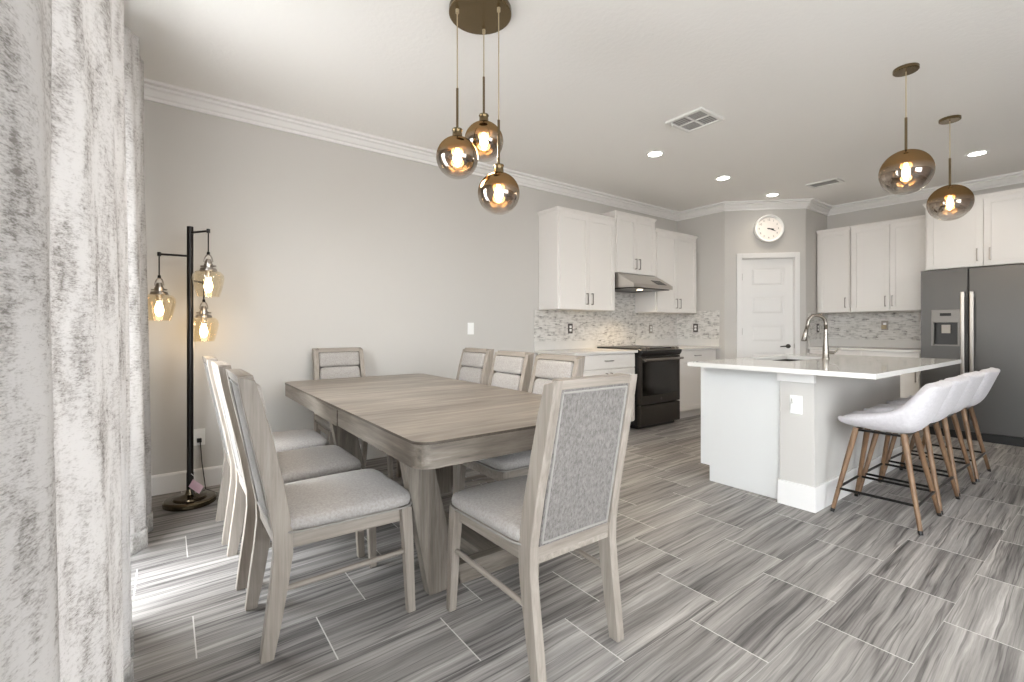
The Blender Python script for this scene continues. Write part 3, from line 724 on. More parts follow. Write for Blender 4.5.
# ceiling vents
def vent(x, y, wx, wy, lab, quad):
    v = thing('ceiling_vent', lab, 'ceiling vent', (x, y, H), 0, 'ceiling air vents')
    bm = BM(); a, b = wx/2, wy/2; fw = .028
    for q in ((-a, a, -b, -b+fw), (-a, a, b-fw, b), (-a, -a+fw, -b+fw, b-fw), (a-fw, a, -b+fw, b-fw)): box(bm, q[0], q[1], q[2], q[3], -.016, 0)
    if quad: box(bm, -.008, .008, -b+fw, b-fw, -.011, 0); box(bm, -a+fw, a-fw, -.008, .008, -.011, 0)
    obj('frame', bm, 'vent_white', v, bevel=.002)
    bm = BM(); box(bm, -a+fw, a-fw, -b+fw, b-fw, -.002, -.001); obj('duct_opening', bm, 'vent_dark', v)
    bm = BM()
    def slat(u0, u1, w, ax, tilt):
        h = .0078
        if ax == 0: vs = [(u0, w-h, -.0065), (u1, w-h, -.0065), (u1, w+h, -.0065), (u0, w+h, -.0065)]
        else: vs = [(w-h, u0, -.0065), (w-h, u1, -.0065), (w+h, u1, -.0065), (w+h, u0, -.0065)]
        A = [bm.verts.new(p) for p in vs]; B = [bm.verts.new((p[0], p[1], p[2]+.0015)) for p in vs]
        bm.faces.new(A); bm.faces.new(B[::-1])
        for i in range(4): bm.faces.new((A[i], A[(i+1) % 4], B[(i+1) % 4], B[i]))
    ia, ib = a-fw, b-fw
    if quad:
        k = 6
        for i in range(k):
            w = .014+(ib-.018)*i/(k-1)*.97
            slat(-ia, -.01, w, 0, 1); slat(.01, ia, -w, 0, -1)
            w = .014+(ia-.018)*i/(k-1)*.97
            slat(.01, ib, w, 1, 1); slat(-ib, -.01, -w, 1, -1)
    else:
        k = 6
        for i in range(k): slat(-ia, ia, -ib+.008+(2*ib-.016)*i/(k-1), 0, 1)
    obj('louver', bm, 'vent_slat', v)
    if quad:
        bm = BM(); box(bm, -a+.04, -a+.046, -b+.03, -b+.036, -.05, -.01); obj('damper_lever', bm, 'vent_white', v)
vent(1.938, 3.296, .325, .325, 'large square white ceiling vent nearest the chandelier', True)
vent(1.9, 5.99, .32, .22, 'small rectangular ceiling vent in front of the corner crown', False)

# ------------------------------------------------------------------ cabinets
def shaker(parent, w, h, name='door', fw=.055, t=.02):
    """shaker front in local coords: x 0..w, z 0..h, front face at y=-t (returned object carries its own origin)"""
    bm = BM()
    box(bm, 0, fw, -t, 0, 0, h); box(bm, w-fw, w, -t, 0, 0, h); box(bm, fw, w-fw, -t, 0, 0, fw); box(bm, fw, w-fw, -t, 0, h-fw, h)
    box(bm, fw, w-fw, -t+.009, 0, fw, h-fw)
    return obj(name, bm, 'cab', parent, bevel=.0018)
def handle(parent, x, z, vert=True, ln=.13, y=-.02, mat='nickel'):
    bm = BM(); a = ln/2
    if vert:
        box(bm, x-.005, x+.005, y-.032, y-.024, z-a, z+a)
        for q in (z-a, z+a-.01): box(bm, x-.005, x+.005, y-.026, y, q, q+.01)
    else:
        box(bm, x-a, x+a, y-.032, y-.024, z-.005, z+.005)
        for q in (x-a, x+a-.01): box(bm, q, q+.01, y-.026, y, z-.005, z+.005)
    return obj('handle', bm, mat, parent, bevel=.0015)
def upper(label, loc, rz, w, z0, z1, depth, doors, hz=.12, crownh=.045, ends=(1, 1)):
    """local: x along the wall 0..w, back at y=0, front towards -y"""
    u = thing('upper_cabinet', label, 'upper cabinet', (loc[0], loc[1], z0), rz, 'white wall cabinets')
    h = z1-z0-crownh
    bm = BM(); box(bm, 0, w, -(depth-.02), 0, 0, h); obj('body', bm, 'cab', u, bevel=.0015)
    bm = BM()
    pr = [(0, h), (.004, h), (.016, h+crownh*.55), (.02, h+crownh*.6), (.02, h+crownh), (0, h+crownh)]
    # moulding on front and both sides
    d = depth-.02
    e0, e1 = ends; P = [((0, 0), (-e0, 0)), ((0, -d), (-e0, -1)), ((w, -d), (e1, -1)), ((w, 0), (e1, 0))]
    rings = [[bm.verts.new((p[0]+n_[0]*o, p[1]+n_[1]*o, z)) for o, z in pr] for p, n_ in P]
    for a, b in zip(rings, rings[1:]):
        for k in range(len(pr)): bm.faces.new((a[k], a[(k+1) % len(pr)], b[(k+1) % len(pr)], b[k]))
    bm.faces.new(rings[0]); bm.faces.new(rings[-1])
    box(bm, .002, w-.002, -d+.002, -.002, h, h+crownh-.001)
    obj('crown_moulding', bm, 'cab', u)
    for x0, x1, hx_ in doors:
        dr = shaker(u, x1-x0-.004, h-.006); dr.location = (x0+.002, -d, .003)
        if hx_ is not None: handle(dr, hx_-x0, hz)
    return u
RL = PI/2     # cabinets on the long wall: local x -> +y, local -y -> +x
upper('tall white wall cabinet at the open end, beside the plain wall', (.004, 3.265), RL, .914, 1.372, 2.482, .341, [(.02, .462, .42), (.462, .9, .5)], ends=(1, 0))
upper('short raised white wall cabinet directly above the range hood', (.004, 4.192), RL, .752, 1.835, 2.575, .341, [(.01, .378, .343), (.378, .742, .413)], ends=(1, 1))
upper('tall white wall cabinet between the range hood and pantry corner', (.004, 4.956), RL, .93, 1.372, 2.462, .341, [(.02, .465, .425), (.465, .915, .505)], ends=(0, 1))
def upper_back(*a): return upper(*a)
upper('narrow single door white wall cabinet beside the pantry corner', (1.457, YE-.004), 0, .383, 1.372, 2.482, YE-6.949, [(.02, .375, .335)], ends=(0, 0))
upper('double door white wall cabinet between the single door one and refrigerator', (1.846, YE-.004), 0, .762, 1.372, 2.482, YE-6.949, [(.01, .41, .365), (.41, .75, .435)], ends=(0, 0))
upper('deep white wall cabinet directly above the refrigerator', (2.634, YE-.004), 0, .964, 1.812, 2.565, YE-6.719, [(.014, .467, .419), (.467, .934, .514)])
# base cabinets
def base(label, loc, rz, w, depth, units, left_end=False):
    u = thing('base_cabinet', label, 'base cabinet', (loc[0], loc[1], 0), rz, 'white base cabinets')
    bm = BM(); box(bm, 0, w, -(depth-.02), 0, .1, .884); box(bm, 0, w, -(depth-.09), 0, 0, .1); obj('body', bm, 'cab', u, bevel=.0015)
    for x0, x1 in units:
        ww = x1-x0-.005
        bm = BM(); box(bm, 0, ww, -.02, 0, 0, .15); dw = obj('drawer', bm, 'cab', u, bevel=.002, loc=(x0+.0025, -(depth-.02), .725)); handle(dw, ww/2, .085, False, .12)
        if ww > .86:
            for q, hx_ in ((0, ww/2-.04), (ww/2+.001, .035)):
                dr = shaker(u, ww/2-.003, .6, 'door'); dr.location = (x0+.0025+q, -(depth-.02), .115); handle(dr, hx_, .5)
        else:
            dr = shaker(u, ww, .6, 'door'); dr.location = (x0+.0025, -(depth-.02), .115); handle(dr, ww-.035, .5)
    return u
base('white base cabinet left of the stove, behind the dining chairs', (.004, 3.25), RL, .925, .638, [(.02, .915)])
base('white base cabinet between the stove and pantry corner', (.004, 4.968), RL, .925, .638, [(.015, .86)])
base('white base cabinet along the back wall beside the refrigerator', (1.455, YE-.004), 0, 1.155, .626, [(.02, .58), (.58, 1.14)])
# countertops with short upstands
def counter(label, b_, ups):
    c = thing('countertop', label, 'countertop', (b_[0], b_[2], .884), 0, 'gray stone countertops on the wall cabinets')
    bm = BM(); box(bm, 0, b_[1]-b_[0], 0, b_[3]-b_[2], 0, .03); obj('slab', bm, 'perim_quartz', c, bevel=.003)
    for u in ups:
        bm = BM(); box(bm, u[0]-b_[0], u[1]-b_[0], u[2]-b_[2], u[3]-b_[2], .03, .13); obj('upstand', bm, 'perim_quartz', c, bevel=.002)
counter('gray stone countertop left of the stove, behind the dining chairs', (.003, .668, 3.2, 4.186), [(.001, .02, 3.2, 4.186)])
counter('gray stone countertop between the stove and pantry corner', (.003, .668, 4.956, YC-.003), [(.003, .02, 4.956, YC-.02), (.003, .655, YC-.02, YC-.003)])
counter('gray stone countertop along the back wall beside the refrigerator', (XS2+.003, 2.62, YE-.655, YE-.003), [(XS2+.02, 2.62, YE-.02, YE-.003), (XS2+.003, XS2+.02, YE-.64, YE-.003)])
bm = BM(); box(bm, 0, .01, 3.2, 4.19, 1.014, 1.372); box(bm, 0, .01, 4.19, 4.95, .93, 1.835); box(bm, 0, .01, 4.95, YC, 1.014, 1.372); box(bm, .01, .655, YC-.01, YC, 1.014, 1.405)
o = struct('backsplash_left', bm, 'mosaic')
bm = BM(); box(bm, XS2, 2.63, YE-.01, YE, 1.014, 1.372); box(bm, XS2, XS2+.01, YE-.64, YE-.01, 1.014, 1.372)
o = struct('backsplash_back', bm, 'mosaic')

# ------------------------------------------------------------------ range hood
hood = thing('range_hood', 'stainless steel under-cabinet range hood above the black stove', 'range hood', (0, 4.195, 1.60))
bm = BM(); w = .75
prism(bm, [(.012, .06), (.6, .045), (.6, .085), (.36, .225), (.012, .225)], 1, 0, w); obj('shell', bm, 'hood_steel', hood, bevel=.003)
bm = BM(); box(bm, .03, .57, .03, w-.03, .035, .052); obj('filter_panel', bm, 'slate_dark', hood)
bm = BM(); a = Vector((.60, .085)); b_ = Vector((.36, .225)); d = (b_-a).normalized(); nn = Vector((-d.y, d.x)); nn = nn if nn.x > 0 else -nn
q0 = a+d*.015; q1 = a+d*.13
prism(bm, [(q0.x, q0.y), (q1.x, q1.y), (q1.x+nn.x*.003, q1.y+nn.y*.003), (q0.x+nn.x*.003, q0.y+nn.y*.003)], 1, .46, .64); cp = obj('control_panel', bm, 'black', hood)
bm = BM()
for k in range(5):
    m_ = a+d*.07; tube(bm, [(m_.x+nn.x*.002, .49+k*.03, m_.y+nn.y*.002), (m_.x+nn.x*.006, .49+k*.03, m_.y+nn.y*.006)], .007, 10)
obj('button', bm, 'nickel', cp)
bm = BM(); lathe(bm, [(0, 0), (.035, 0), (.035, -.008), (0, -.008)], 20, (.45, .3, .036)); obj('light_lens', bm, emis('hood_lamp', (1, .84, .6, 1), 3.5), hood)
ld = bpy.data.lights.new('hood_glow', 'SPOT'); ld.energy = 36; ld.color = (1, .78, .5); ld.spot_size = math.radians(150); ld.spot_blend = .7; ld.shadow_soft_size = .05
lo = bpy.data.objects.new('hood_glow', ld); COL.objects.link(lo); lo.parent = hood; lo.location = (.32, .3, .02); lo.rotation_euler = (0, -.5, 0)

# ------------------------------------------------------------------ stove
RY0, RW = 4.192, .756
st = thing('stove', 'black slide-in electric stove below the range hood', 'stove', (0, RY0, 0))
bm = BM(); box(bm, .03, .647, 0, RW, .045, .905); box(bm, .06, .64, .03, RW-.03, 0, .05); obj('body', bm, 'black', st, bevel=.003)
bm = BM(); box(bm, .03, .65, -.002, RW+.002, .905, .934); obj('cooktop', bm, 'black', st, bevel=.004)
bm = BM()
for x, y, r in ((.2, .2, .09), (.2, .56, .075), (.46, .2, .075), (.46, .56, .105)):
    lathe(bm, [(r, 0), (r+.003, 0), (r+.003, .0006), (r, .0006), (r, 0)], 36, (x, y, .934))
obj('burner_ring', bm, 'slate_dark', st)
bm = BM(); prism(bm, [(.645, .925), (.725, .905), (.725, .88), (.70, .84), (.645, .84)], 1, 0, RW); cpn = obj('control_panel', bm, 'black', st, bevel=.002)
for y in (.06, .13, .63, .70):
    k = BM(); ax = Vector((.34, 0, .94)).normalized(); p0 = Vector((.69, y, .913))
    tube(k, [p0, p0+ax*.008, p0+ax*.009, p0+ax*.032], [.025, .025, .022, .02], 20); obj('knob', k, 'nickel', cpn, smooth='auto')
bm = BM(); box(bm, .647, .702, .004, RW-.004, .285, .835); dr = obj('oven_door', bm, 'slate_dark', st, bevel=.004)
bm = BM(); box(bm, .701, .705, .03, RW-.03, .385, .772); obj('window_glass', bm, 'black_gloss', dr, bevel=.002)
bm = BM(); tube(bm, [(.752, .02, .803), (.752, RW-.02, .803)], .0145, 14)
for y in (.05, RW-.05): tube(bm, [(.69, y, .803), (.752, y, .803)], .012, 10)
obj('handle', bm, 'nickel', dr, smooth='auto')
bm = BM(); lathe(bm, [(0, 0), (.016, 0), (.016, .002), (0, .002)], 24)
for v in bm.verts: v.co = Vector((.702+v.co.z, RW/2+v.co.x, .335+v.co.y))
obj('emblem', bm, 'slate', dr)
bm = BM(); box(bm, .647, .702, .004, RW-.004, .045, .272); obj('warming_drawer', bm, 'slate_dark', st, bevel=.004)

# ------------------------------------------------------------------ refrigerator
fr = thing('refrigerator', 'gray steel side by side refrigerator with water dispenser', 'refrigerator', (2.635, 6.55, 0))
FW = .93
bm = BM(); box(bm, .005, FW-.005, .075, .77, .04, 1.79); obj('body', bm, 'slate_dark', fr, bevel=.004)
bm = BM(); box(bm, .02, FW-.02, .05, .08, .0, .085); obj('kick_grille', bm, 'black', fr)
bm = BM(); box(bm, .37, .384, .012, .074, .1, 1.785); obj('gasket', bm, 'gasket', fr)
dx0, dx1, dz0, dz1 = .088, .318, .975, 1.362
bm = BM()
for q in ((0, dx0, .095, 1.79), (dx1, .372, .095, 1.79), (dx0, dx1, .095, dz0), (dx0, dx1, dz1, 1.79)): box(bm, q[0], q[1], 0, .072, q[2], q[3])
bmesh.ops.remove_doubles(bm, verts=bm.verts[:], dist=1e-5)
fd = obj('freezer_door', bm, 'slate', fr)
bm = BM(); box(bm, .382, FW, 0, .072, .095, 1.79); rd = obj('refrigerator_door', bm, 'slate', fr, bevel=.006)
bm = BM()
box(bm, dx0, dx1, -.004, .02, 1.225, dz1); box(bm, dx0, dx0+.02, -.004, .02, dz0, 1.225); box(bm, dx1-.02, dx1, -.004, .02, dz0, 1.225); box(bm, dx0+.02, dx1-.02, -.004, .02, dz0, dz0+.015)
disp = obj('dispenser', bm, 'disp_steel', fd, bevel=.002)
bm = BM(); box(bm, dx0, dx1, .062, .071, dz0, dz1); obj('dispenser_recess', bm, 'dark_in', fd)
bm = BM(); box(bm, dx0+.07, dx1-.07, -.006, -.003, 1.295, 1.325); obj('display', bm, 'gasket', fd)
bm = BM(); box(bm, .165, .235, .03, .045, 1.11, 1.2); obj('dispenser_paddle', bm, 'paddle', fd)
for par, x in ((fd, .343), (rd, .412)):
    bm = BM(); box(bm, x-.016, x+.016, -.062, -.044, .5, 1.545); box(bm, x-.012, x+.012, -.05, 0, .52, .56); box(bm, x-.012, x+.012, -.05, 0, 1.485, 1.525); obj('handle', bm, 'nickel', par, bevel=.006)

# ------------------------------------------------------------------ kitchen island
isl = thing('kitchen_island', 'white kitchen island with gray seating wall and white end panel', 'kitchen island', (0, 0, 0))
IY0, IY1 = 3.199, 4.90
bm = BM()
for q in ((2.072, 2.65, IY0+.016, 3.60, .117, .884), (2.072, 2.65, 4.43, IY1, .117, .884), (2.072, 2.65, 3.60, 4.43, .117, .66), (2.072, 2.155, 3.60, 4.43, .66, .884), (2.525, 2.65, 3.60, 4.43, .66, .884)): box(bm, *q)
box(bm, 2.126, 2.65, IY0+.016, IY1, 0, .117); obj('body', bm, 'island_white', isl)
bm = BM(); prism(bm, [(2.052, .117), (2.126, .117), (2.126, 0), (2.652, 0), (2.652, .884), (2.052, .884)], 1, IY0, IY0+.016); obj('end_panel', bm, 'island_white', isl, bevel=.002)
bm = BM(); box(bm, 2.655, 2.862, 3.155, IY1, 0, .884); obj('seating_wall', bm, 'wall', isl, bevel=.002)
bm = BM()
box(bm, 2.645, 2.874, 3.141, 3.155, 0, .16); box(bm, 2.862, 2.874, 3.155, IY1, 0, .16); box(bm, 2.645, 2.655, 3.155, 3.199, 0, .16)
obj('baseboard', bm, 'trim', isl, bevel=.002)
bm = BM(); box(bm, 2.643, 2.868, 3.135, 3.17, .815, .884); obj('corbel', bm, 'trim', isl, bevel=.003)
w_ = (IY1-IY0-.03)/3
for k in range(3):
    y0 = IY0+.025+k*w_
    bm = BM(); box(bm, 2.052, 2.072, y0, y0+w_-.006, .73, .875); dw = obj('drawer', bm, 'cab', isl, bevel=.002)
    bm = BM(); box(bm, 2.052, 2.072, y0, y0+w_-.006, .125, .722); dr = obj('door', bm, 'cab', isl, bevel=.002)
    b2 = BM(); ya = y0+.03; box(b2, 2.02, 2.028, ya, ya+.01, .59, .7); box(b2, 2.026, 2.052, ya, ya+.01, .59, .6); box(b2, 2.026, 2.052, ya, ya+.01, .69, .7); obj('handle', b2, 'slate_dark', dr)
    b2 = BM(); ya = y0+w_/2; box(b2, 2.02, 2.028, ya-.06, ya+.06, .80, .81); box(b2, 2.026, 2.052, ya-.06, ya-.05, .80, .81); box(b2, 2.026, 2.052, ya+.05, ya+.06, .80, .81); obj('handle', b2, 'slate_dark', dw)
# island top with a sink cut-out
SX0, SX1, SY0, SY1 = 2.17, 2.51, 3.64, 4.40
bm = BM(); x0, x1, y0, y1 = 2.085, 3.23, 2.975, 4.985
for q in ((x0, SX0, y0, y1), (SX1, x1, y0, y1), (SX0, SX1, y0, SY0), (SX0, SX1, SY1, y1)): box(bm, q[0], q[1], q[2], q[3], .884, .914)
ct = obj('countertop', bm, 'quartz', None)
tag(ct, 'large white quartz island countertop with an undermount sink', 'countertop')
bm = BM(); t = .008
box(bm, SX0-t, SX1+t, SY0-t, SY1+t, .884-.2, .884-.19)
for q in ((SX0-t, SX0, SY0-t, SY1+t), (SX1, SX1+t, SY0-t, SY1+t), (SX0, SX1, SY0-t, SY0), (SX0, SX1, SY1, SY1+t)): box(bm, q[0], q[1], q[2], q[3], .884-.19, .8835)
sk = obj('sink', bm, 'steel_sink', None); tag(sk, 'steel undermount sink basin set into the island countertop', 'sink')
FX, FY = 2.555, 4.19
fa = thing('faucet', 'brushed nickel gooseneck faucet standing beside the island sink', 'faucet', (FX, FY, .914))
bm = BM(); lathe(bm, [(0, 0), (.027, 0), (.027, .006), (.024, .012), (.023, .07), (.021, .1), (.016, .17), (.0125, .25), (0, .25)], 28); obj('body', bm, 'faucet_nickel', fa, smooth='auto')
sd = Vector((-.62, -.78)); R_ = .072
pts = [(0, 0, .24)]+[(sd.x*(R_-R_*math.cos(a)), sd.y*(R_-R_*math.cos(a)), .285+R_*math.sin(a)) for a in [PI*k/14 for k in range(15)]]
e0 = Vector(pts[-1]); e1 = e0+Vector((sd.x*.012, sd.y*.012, -.05))
bm = BM(); tube(bm, pts+[e1], .0135, 14); obj('spout', bm, 'faucet_nickel', fa, smooth=True)
bm = BM(); e2 = e1+Vector((sd.x*.02, sd.y*.02, -.085)); tube(bm, [e1+Vector((0, 0, .01)), e1, e2, e2+Vector((0, 0, -.005))], [.0115, .0145, .02, .016], 18); obj('spray_head', bm, 'faucet_nickel', fa, smooth='auto')
bm = BM(); tube(bm, [(.015, .0, .05), (.045, .035, .05)], .013, 14); tube(bm, [(.045, .035, .05), (.06, .05, .065), (.075, .065, .09)], [.008, .006, .005], 10); obj('lever', bm, 'faucet_nickel', fa, smooth='auto')

# ------------------------------------------------------------------ bar stools
def make_stool(label, loc, rz):
    s = thing('bar_stool', label, 'bar stool', loc, rz, 'white bar stools along the island')
    # local: front = -x (towards the island); bucket shell lofted along its side profile
    rows = [  # centre (x, z), side edge (x, z), half width
        (-.206, .590, -.185, .598, .13), (-.198, .578, -.165, .606, .164), (-.15, .569, -.115, .620, .182), (-.06, .561, -.03, .642, .194), (.03, .556, .05, .665, .20), (.10, .556, .105, .692, .203),
        (.15, .57, .142, .727, .205), (.186, .615, .172, .766, .207), (.213, .69, .203, .802, .207), (.24, .765, .229, .828, .203), (.262, .828, .248, .842, .192), (.27, .846, .256, .845, .172)]
    bm = BM(); nu = 16; grid = []
    for xc, zc, xs_, zs_, w in rows:
        row = []
        for k in range(nu+1):
            u = -1+2*k/nu; q = abs(u)**3.2
            row.append(bm.verts.new((xc+(xs_-xc)*q, w*math.sin(u*PI/2)*.6+w*u*.4, zc+(zs_-zc)*q)))
        grid.append(row)
    for a, b in zip(grid, grid[1:]):
        for k in range(nu): bm.faces.new((a[k], a[k+1], b[k+1], b[k]))
    sh = obj('seat_shell', bm, 'stool_fabric', s, smooth=True)
    so = sh.modifiers.new('pad', 'SOLIDIFY'); so.thickness = .062; so.offset = 0
    sb = sh.modifiers.new('soft', 'SUBSURF'); sb.levels = 2; sb.render_levels = 2
    bm = BM(); box(bm, -.13, .13, -.13, -.11, .518, .53); box(bm, -.13, .13, .11, .13, .518, .53); box(bm, -.13, -.11, -.13, .13, .518, .53); box(bm, .11, .13, -.13, .13, .518, .53); obj('under_frame', bm, 'black_metal', s)
    for sx in (-1, 1):
        for sy in (-1, 1):
            bm = BM(); top = Vector((sx*.118, sy*.118, .535)); bot = Vector((sx*.213, sy*.218, .022))
            tube(bm, [bot, top], [.0115, .0175], 16); lg = obj('leg', bm, 'stool_wood', s, smooth='auto')
            bm = BM(); dirv = (bot-top).normalized(); tube(bm, [bot+dirv*.022, bot], [.0115, .0128], 14); obj('foot_tip', bm, 'black', lg, smooth='auto')
    bm = BM(); q = .196; z = .15
    cs = [(-q, -q, z), (q, -q, z), (q, q, z), (-q, q, z), (-q, -q, z)]
    for a, b in zip(cs, cs[1:]): tube(bm, [a, b], .008, 10)
    obj('foot_rest', bm, 'black_metal', s, smooth='auto')
    return s
sl = make_stool('white upholstered bar stool nearest the camera at the island', (3.135, 3.49, 0), .02)
dup(sl, (3.13, 3.975, 0), .0, 'white upholstered bar stool second from the camera at the island')
dup(sl, (3.125, 4.49, 0), -.02, 'white upholstered bar stool third from the camera at the island')
dup(sl, (3.135, 5.02, 0), .0, 'white upholstered bar stool nearest the refrigerator')

# ------------------------------------------------------------------ clock
cl = thing('wall_clock', 'round white wall clock above the pantry door', 'clock', (*dg(.546, 0), 2.485), PI/4)
def toY(bm):
    for v in bm.verts: v.co = Vector((v.co.x, -v.co.z, v.co.y))
bm = BM(); lathe(bm, [(0, 0), (.178, 0), (.183, .01), (.183, .045), (.176, .055), (.166, .055), (.152, .036), (.152, .02), (0, .02)], 64); toY(bm); obj('case', bm, 'plastic', cl, smooth='auto', angle=35)
bm = BM(); lathe(bm, [(0, .02), (.152, .02), (.152, .023), (0, .023)], 64); toY(bm); obj('dial', bm, 'clock_face', cl)
num = None
bmn = BM()
for h in range(1, 13):
    cu = bpy.data.curves.new('numeral_text', 'FONT'); cu.body = str(h); cu.size = .034; cu.align_x = 'CENTER'; cu.align_y = 'CENTER'; cu.extrude = .0005
    tmp = bpy.data.objects.new('numeral_text', cu); COL.objects.link(tmp)
    me = tmp.to_mesh(depsgraph=bpy.context.evaluated_depsgraph_get()) if False else None
    dgp = bpy.context.evaluated_depsgraph_get(); me = bpy.data.meshes.new_from_object(tmp.evaluated_get(dgp))
    a = PI/2-h*PI/6
    me.transform(Matrix.Translation((.118*math.cos(a), .118*math.sin(a), .0242)))
    bmn.from_mesh(me); bpy.data.objects.remove(tmp); bpy.data.meshes.remove(me)
toY(bmn); obj('numeral', bmn, 'clock_mark', cl)
for ang, ln, wd, nm in ((99, .07, .009, 'hour_hand'), (112, .1, .005, 'minute_hand')):
    bm = BM(); a = math.radians(90-ang); d = Vector((math.cos(a), math.sin(a))); p = Vector((-d.y, d.x))
    pts = [(-d*.02+p*wd*.6), (d*ln*.75+p*wd), (d*ln), (d*ln*.75-p*wd), (-d*.02-p*wd*.6)]
    prism(bm, [(q.x, q.y) for q in pts], 2, .026 if ang == 99 else .0285, .0275 if ang == 99 else .03); toY(bm); obj(nm, bm, 'slot', cl)
bm = BM(); lathe(bm, [(0, .024), (.009, .024), (.009, .031), (0, .031)], 20); toY(bm); obj('hand_hub', bm, 'slot', cl)

# ------------------------------------------------------------------ outlets and switch (local: face towards -y)
def plate(name, label, cat, loc, rz, mat, kind, group='electrical wall plates'):
    p = thing(name, label, cat, loc, rz, group)
    bm = BM(); box(bm, -.037, .037, -.006, 0, -.06, .06); obj('cover_plate', bm, mat, p, bevel=.002)
    if kind == 'outlet':
        for z in (-.02, .02):
            bm = BM(); prism(bm, rrect(-.016, .016, z-.014, z+.014, .006, 4), 1, -.009, -.006); rc = obj('socket', bm, 'plastic', p)
            bm = BM(); box(bm, -.008, -.0055, -.0094, -.009, z-.004, z+.005); box(bm, .0055, .008, -.0094, -.009, z-.004, z+.005); obj('slot', bm, 'slot', rc)
    elif kind == 'switch':
        bm = BM(); prism(bm, [(-.006, -.032), (-.010, -.032), (-.007, .032), (-.006, .032)], 0, -.016, .016); obj('rocker', bm, 'plastic', p, bevel=.001)
    elif kind == 'plug':
        for z in (-.02, .02):
            bm = BM(); prism(bm, rrect(-.016, .016, z-.014, z+.014, .006, 4), 1, -.009, -.006); obj('socket', bm, 'plastic', p)
    return p
E_ = PI/2
plate('outlet', 'dark outlet on the mosaic backsplash below the tall open end cabinet', 'outlet', (.01, 3.75, 1.16), E_, 'dark_plate', 'outlet')
plate('outlet', 'silver outlet on the mosaic backsplash beside the stove and hood', 'outlet', (.01, 5.285, 1.155), E_, 'nickel', 'outlet')
plate('outlet', 'dark outlet on the mosaic backsplash next to the pantry corner', 'outlet', (.307, YC-.01, 1.167), 0, 'dark_plate', 'outlet')
plate('outlet', 'dark outlet on the backsplash just behind the faucet', 'outlet', (XS2+.01, 6.99, 1.165), E_, 'dark_plate', 'outlet')
po = plate('outlet', 'pale outlet with a plugged-in adapter on the back wall near the refrigerator', 'outlet', (2.106, YE-.01, 1.2), 0, 'nickel', 'plug')
bm = BM(); box(bm, -.028, .022, -.045, -.009, -.045, .005); obj('adapter', bm, 'cord', po, bevel=.004)
plate('light_switch', 'white light switch on the plain wall above the kitchen side chairs', 'light switch', (0, 2.363, 1.16), E_, 'plastic', 'switch')
pw = plate('outlet', 'white outlet low on the plain wall behind the floor lamp', 'outlet', (0, .05, .37), E_, 'plastic', 'plug')
bm = BM(); box(bm, -.014, .014, -.04, -.009, -.034, -.006); obj('plug', bm, 'black', pw, bevel=.003)
io = plate('outlet', 'white outlet plate on the gray end wall of the island', 'outlet', (2.757, 3.1545, .667), 0, 'plastic', 'plug')
bm = BM(); box(bm, -.02, .02, -.035, -.009, -.03, .01); lathe(bm, [(0, 0), (.015, 0), (.018, .014), (.012, .03), (0, .036)], 20, (0, -.024, .01)); obj('night_light', bm, 'plastic', io, smooth='auto', bevel=.002)

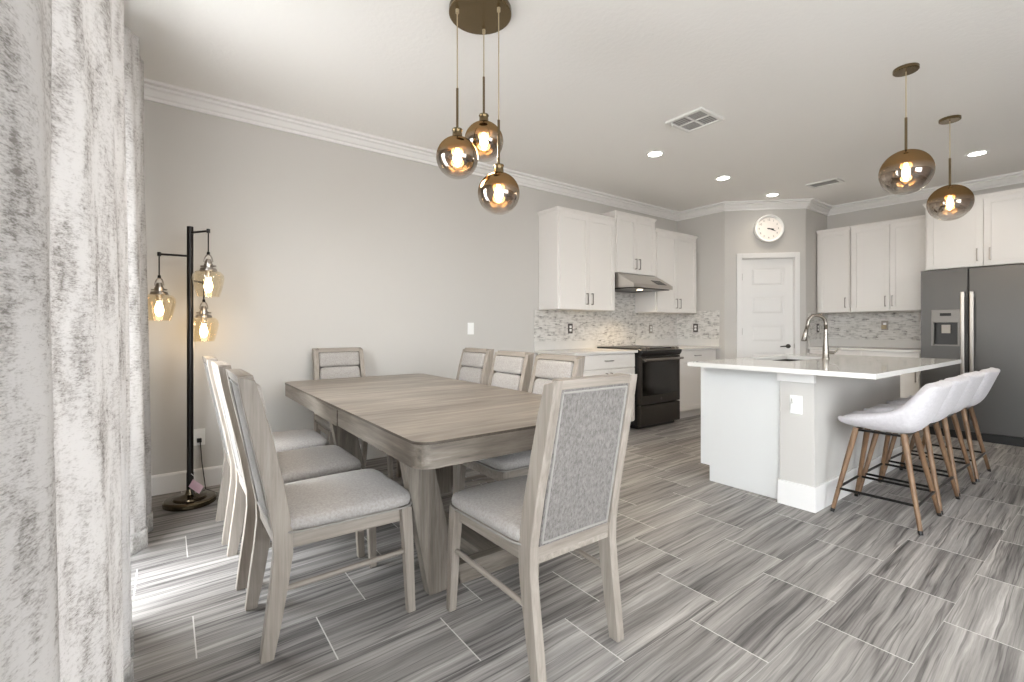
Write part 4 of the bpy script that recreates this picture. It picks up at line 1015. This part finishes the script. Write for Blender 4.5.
# ------------------------------------------------------------------ light
def portal(loc, rot, sx, sy):
    ld = bpy.data.lights.new('daylight_portal', 'AREA'); ld.shape = 'RECTANGLE'; ld.size = sx; ld.size_y = sy; ld.cycles.is_portal = True
    o = bpy.data.objects.new('daylight_portal', ld); COL.objects.link(o); o.location = loc; o.rotation_euler = rot
portal(((WIN1[0]+WIN1[1])/2, YW-.1, WIN1[3]/2), (PI/2, 0, PI), WIN1[1]-WIN1[0], WIN1[3])
portal(((ADDED_WIN2[0]+ADDED_WIN2[1])/2, YW-.1, ADDED_WIN2[3]/2), (PI/2, 0, PI), ADDED_WIN2[1]-ADDED_WIN2[0], ADDED_WIN2[3])
portal((XR+.1, (ADDED_WIN3[0]+ADDED_WIN3[1])/2, (ADDED_WIN3[2]+ADDED_WIN3[3])/2), (PI/2, 0, PI/2), ADDED_WIN3[1]-ADDED_WIN3[0], ADDED_WIN3[3]-ADDED_WIN3[2])
w = bpy.data.worlds.new('World'); SC.world = w; w.use_nodes = True
bg = w.node_tree.nodes['Background']
wt = w.node_tree; tcw = N(wt, 'ShaderNodeTexCoord'); spw = N(wt, 'ShaderNodeSeparateXYZ'); L(wt, tcw.outputs['Generated'], spw.inputs[0])
crw = N(wt, 'ShaderNodeValToRGB'); crw.color_ramp.elements[0].position = .47; crw.color_ramp.elements[0].color = (.56, .565, .57, 1); crw.color_ramp.elements[1].position = .52; crw.color_ramp.elements[1].color = (.925, .962, 1, 1)
mrw = N(wt, 'ShaderNodeMapRange'); mrw.inputs[1].default_value = -1; mrw.inputs[2].default_value = 1; L(wt, spw.outputs[2], mrw.inputs[0]); L(wt, mrw.outputs[0], crw.inputs['Fac']); L(wt, crw.outputs['Color'], bg.inputs['Color'])
bg.inputs['Color'].default_value = (.925, .962, 1, 1); bg.inputs['Strength'].default_value = 13.5

# ------------------------------------------------------------------ camera
cd = bpy.data.cameras.new('Camera'); cam = bpy.data.objects.new('Camera', cd); COL.objects.link(cam)
cd.sensor_width = 36; cd.sensor_fit = 'HORIZONTAL'; cd.lens = 467.655/1024*36
cd.shift_y = -12.91/1024
cd.clip_start = .02
th = math.radians(36.435)
cam.location = (4.106, -.140, 1.165); cam.rotation_euler = (PI/2, 0, math.atan2(math.cos(th), math.sin(th)))
# forward = (-cos th, sin th): rotation about z by the angle whose (-sin, cos) equals it
SC.camera = cam
vs = SC.view_settings; vs.view_transform = 'Standard'; vs.look = 'None'; vs.exposure = .42; vs.gamma = 1; vs.use_curve_mapping = False
SC.cycles.use_denoising = True
SC.cycles.max_bounces = 12; SC.cycles.diffuse_bounces = 8; SC.cycles.glossy_bounces = 5; SC.cycles.transparent_max_bounces = 16
SC.cycles.sample_clamp_indirect = 6
SC.cycles.caustics_reflective = False; SC.cycles.caustics_refractive = False
